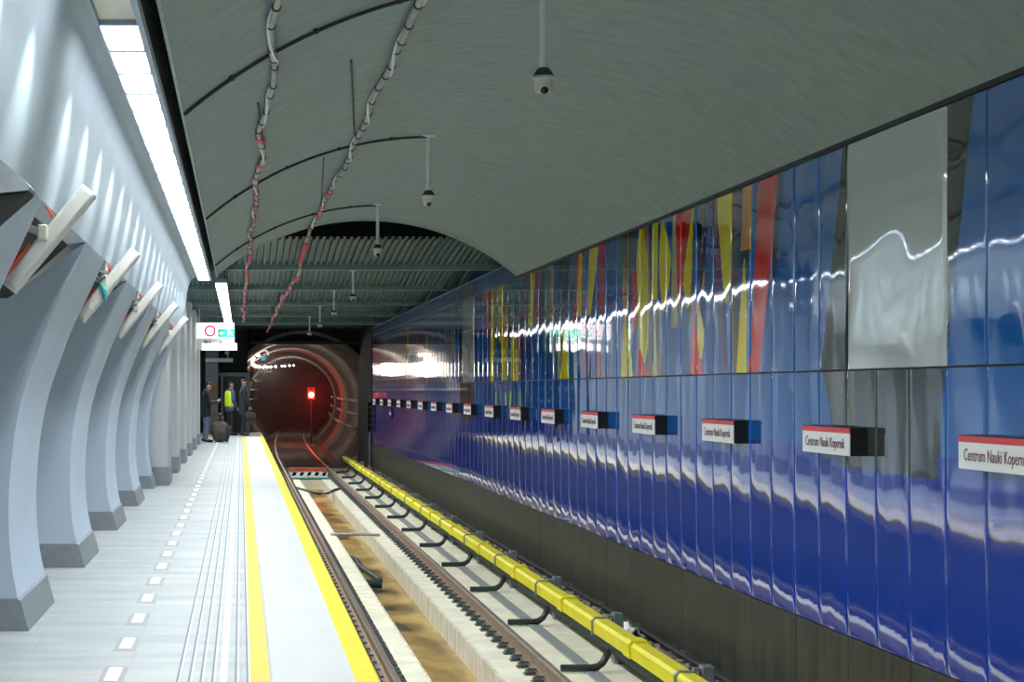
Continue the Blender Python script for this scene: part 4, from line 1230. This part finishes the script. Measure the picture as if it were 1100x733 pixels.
# man with a phone
J = stand(1.72); J.update(look=(0,1,-0.55), head=(0,0.06,1.60), ell=(-0.22,0.06,1.12), elr=(0.22,0.06,1.12), wrl=(-0.08,0.30,1.17), wrr=(0.07,0.32,1.17), hdl=(0.25,0.9,0.2), hdr=(-0.25,0.9,0.2), pnl=(1,0,0.5), pnr=(-1,0,0.5), curl=0.75, hem=(0,0,0.80))
person('man in a navy jacket and faded jeans standing by the piers, looking at a phone', (-1.01,50.6,0), -PI/2+0.25, J, dict(jacket='navy',trousers='jeans'))
t = thing('phone', (0,0,0), 'small phone held by the standing man in jeans', 'phone')
bm = bmesh.new(); box(bm, -0.037,0.037,-0.005,0.005,-0.07,0.07,bev=0.004); obj('case', bm, M['lens'], t); bm = bmesh.new(); box(bm, -0.032,0.032,-0.0065,-0.005,-0.06,0.06); obj('screen', bm, M['bluebox'], t)
_m = Matrix.Translation((-1.01,50.6,0)) @ Matrix.Rotation(-PI/2+0.25,4,'Z') @ Matrix.Translation((-0.005,0.41,1.225)) @ Matrix.Rotation(-0.6,4,'X')
t.matrix_world = _m
# person sitting low with the back to the camera
J = dict(pelvis=(0,0,0.13),waist=(0,-0.02,0.28),chest=(0,0.06,0.44),neck=(0,0.11,0.59),head=(0,0.13,0.71),look=(0,0.95,-0.3),up=(0,0.1,1),
  shl=(-0.155,0.08,0.50),shr=(0.155,0.08,0.50),ell=(-0.24,0.16,0.27),elr=(0.24,0.16,0.27),wrl=(-0.12,0.42,0.34),wrr=(0.12,0.42,0.34),
  hipl=(-0.10,0.03,0.13),hipr=(0.10,0.03,0.13),knl=(-0.24,0.40,0.42),knr=(0.24,0.40,0.42),anl=(-0.13,0.60,0.085),anr=(0.13,0.60,0.085),toel=(-0.13,0.76,0.035),toer=(0.13,0.76,0.035),
  pnl=(0,-0.2,-1),pnr=(0,-0.2,-1),hem=(0,-0.02,0.15),curl=0.7)
person('person in an olive jacket sitting on the platform floor with back turned', (-0.60,50.0,0), -0.1, J, dict(jacket='khaki',trousers='trouser'))
# worker in a vest
J = stand(1.76); J.update(look=(0.3,1,-0.1), wrr=(0.23,0.14,0.92), elr=(0.26,-0.03,1.16))
person('worker in a bright yellow vest over a blue jacket standing by the doorway', (-0.36,57.9,0), -PI/2+0.5, J, dict(jacket='bluecloth',trousers='trouser',vest='hivis'))
# man in a dark coat with a bag
J = stand(1.83); J.update(look=(0.1,1,-0.2), ell=(-0.23,0.02,1.18), wrl=(-0.21,0.16,0.95), elr=(0.22,0.06,1.18), wrr=(0.20,0.22,0.96), hdl=(0,0.25,-1), hdr=(0,0.25,-1), hem=(0,0,0.70), curl=0.95)
person('man in a long dark coat holding a bag near the platform edge', (0.06,57.4,0), -PI/2+0.15, J, dict(jacket='coat',trousers='trouser'))
t = thing('shoulder_bag', (0.31,57.20,0.48), 'black bag held by the man in the dark coat', 'bag')
bm = bmesh.new(); box(bm, -0.19,0.19,-0.06,0.06,0,0.29,bev=0.035); bb = obj('body', bm, M['shoe'], t)
bm = bmesh.new(); box(bm, -0.17,0.17,-0.07,-0.055,0.13,0.27,bev=0.006); obj('flap', bm, M['dark'], bb)
bm = bmesh.new(); tube(bm, [(-0.08,0,0.28),(-0.06,0,0.36),(0,0,0.385),(0.06,0,0.36),(0.08,0,0.28)], 0.012, 8); obj('handle', bm, M['shoe'], bb)

# ------------------------------------------------------------------ world and view
w = bpy.data.worlds.new('world'); S.world = w; w.use_nodes = True
w.node_tree.nodes['Background'].inputs['Color'].default_value = (0.72,0.85,0.88,1)
w.node_tree.nodes['Background'].inputs['Strength'].default_value = 0.5
S.view_settings.view_transform = 'Standard'; S.view_settings.look = 'None'
S.view_settings.gamma = 1; S.view_settings.use_curve_mapping = False
S.view_settings.exposure = 0.35
S.cycles.max_bounces = 8; S.cycles.diffuse_bounces = 4; S.cycles.glossy_bounces = 4
S.cycles.use_denoising = True
S.cycles.sample_clamp_indirect = 6.0
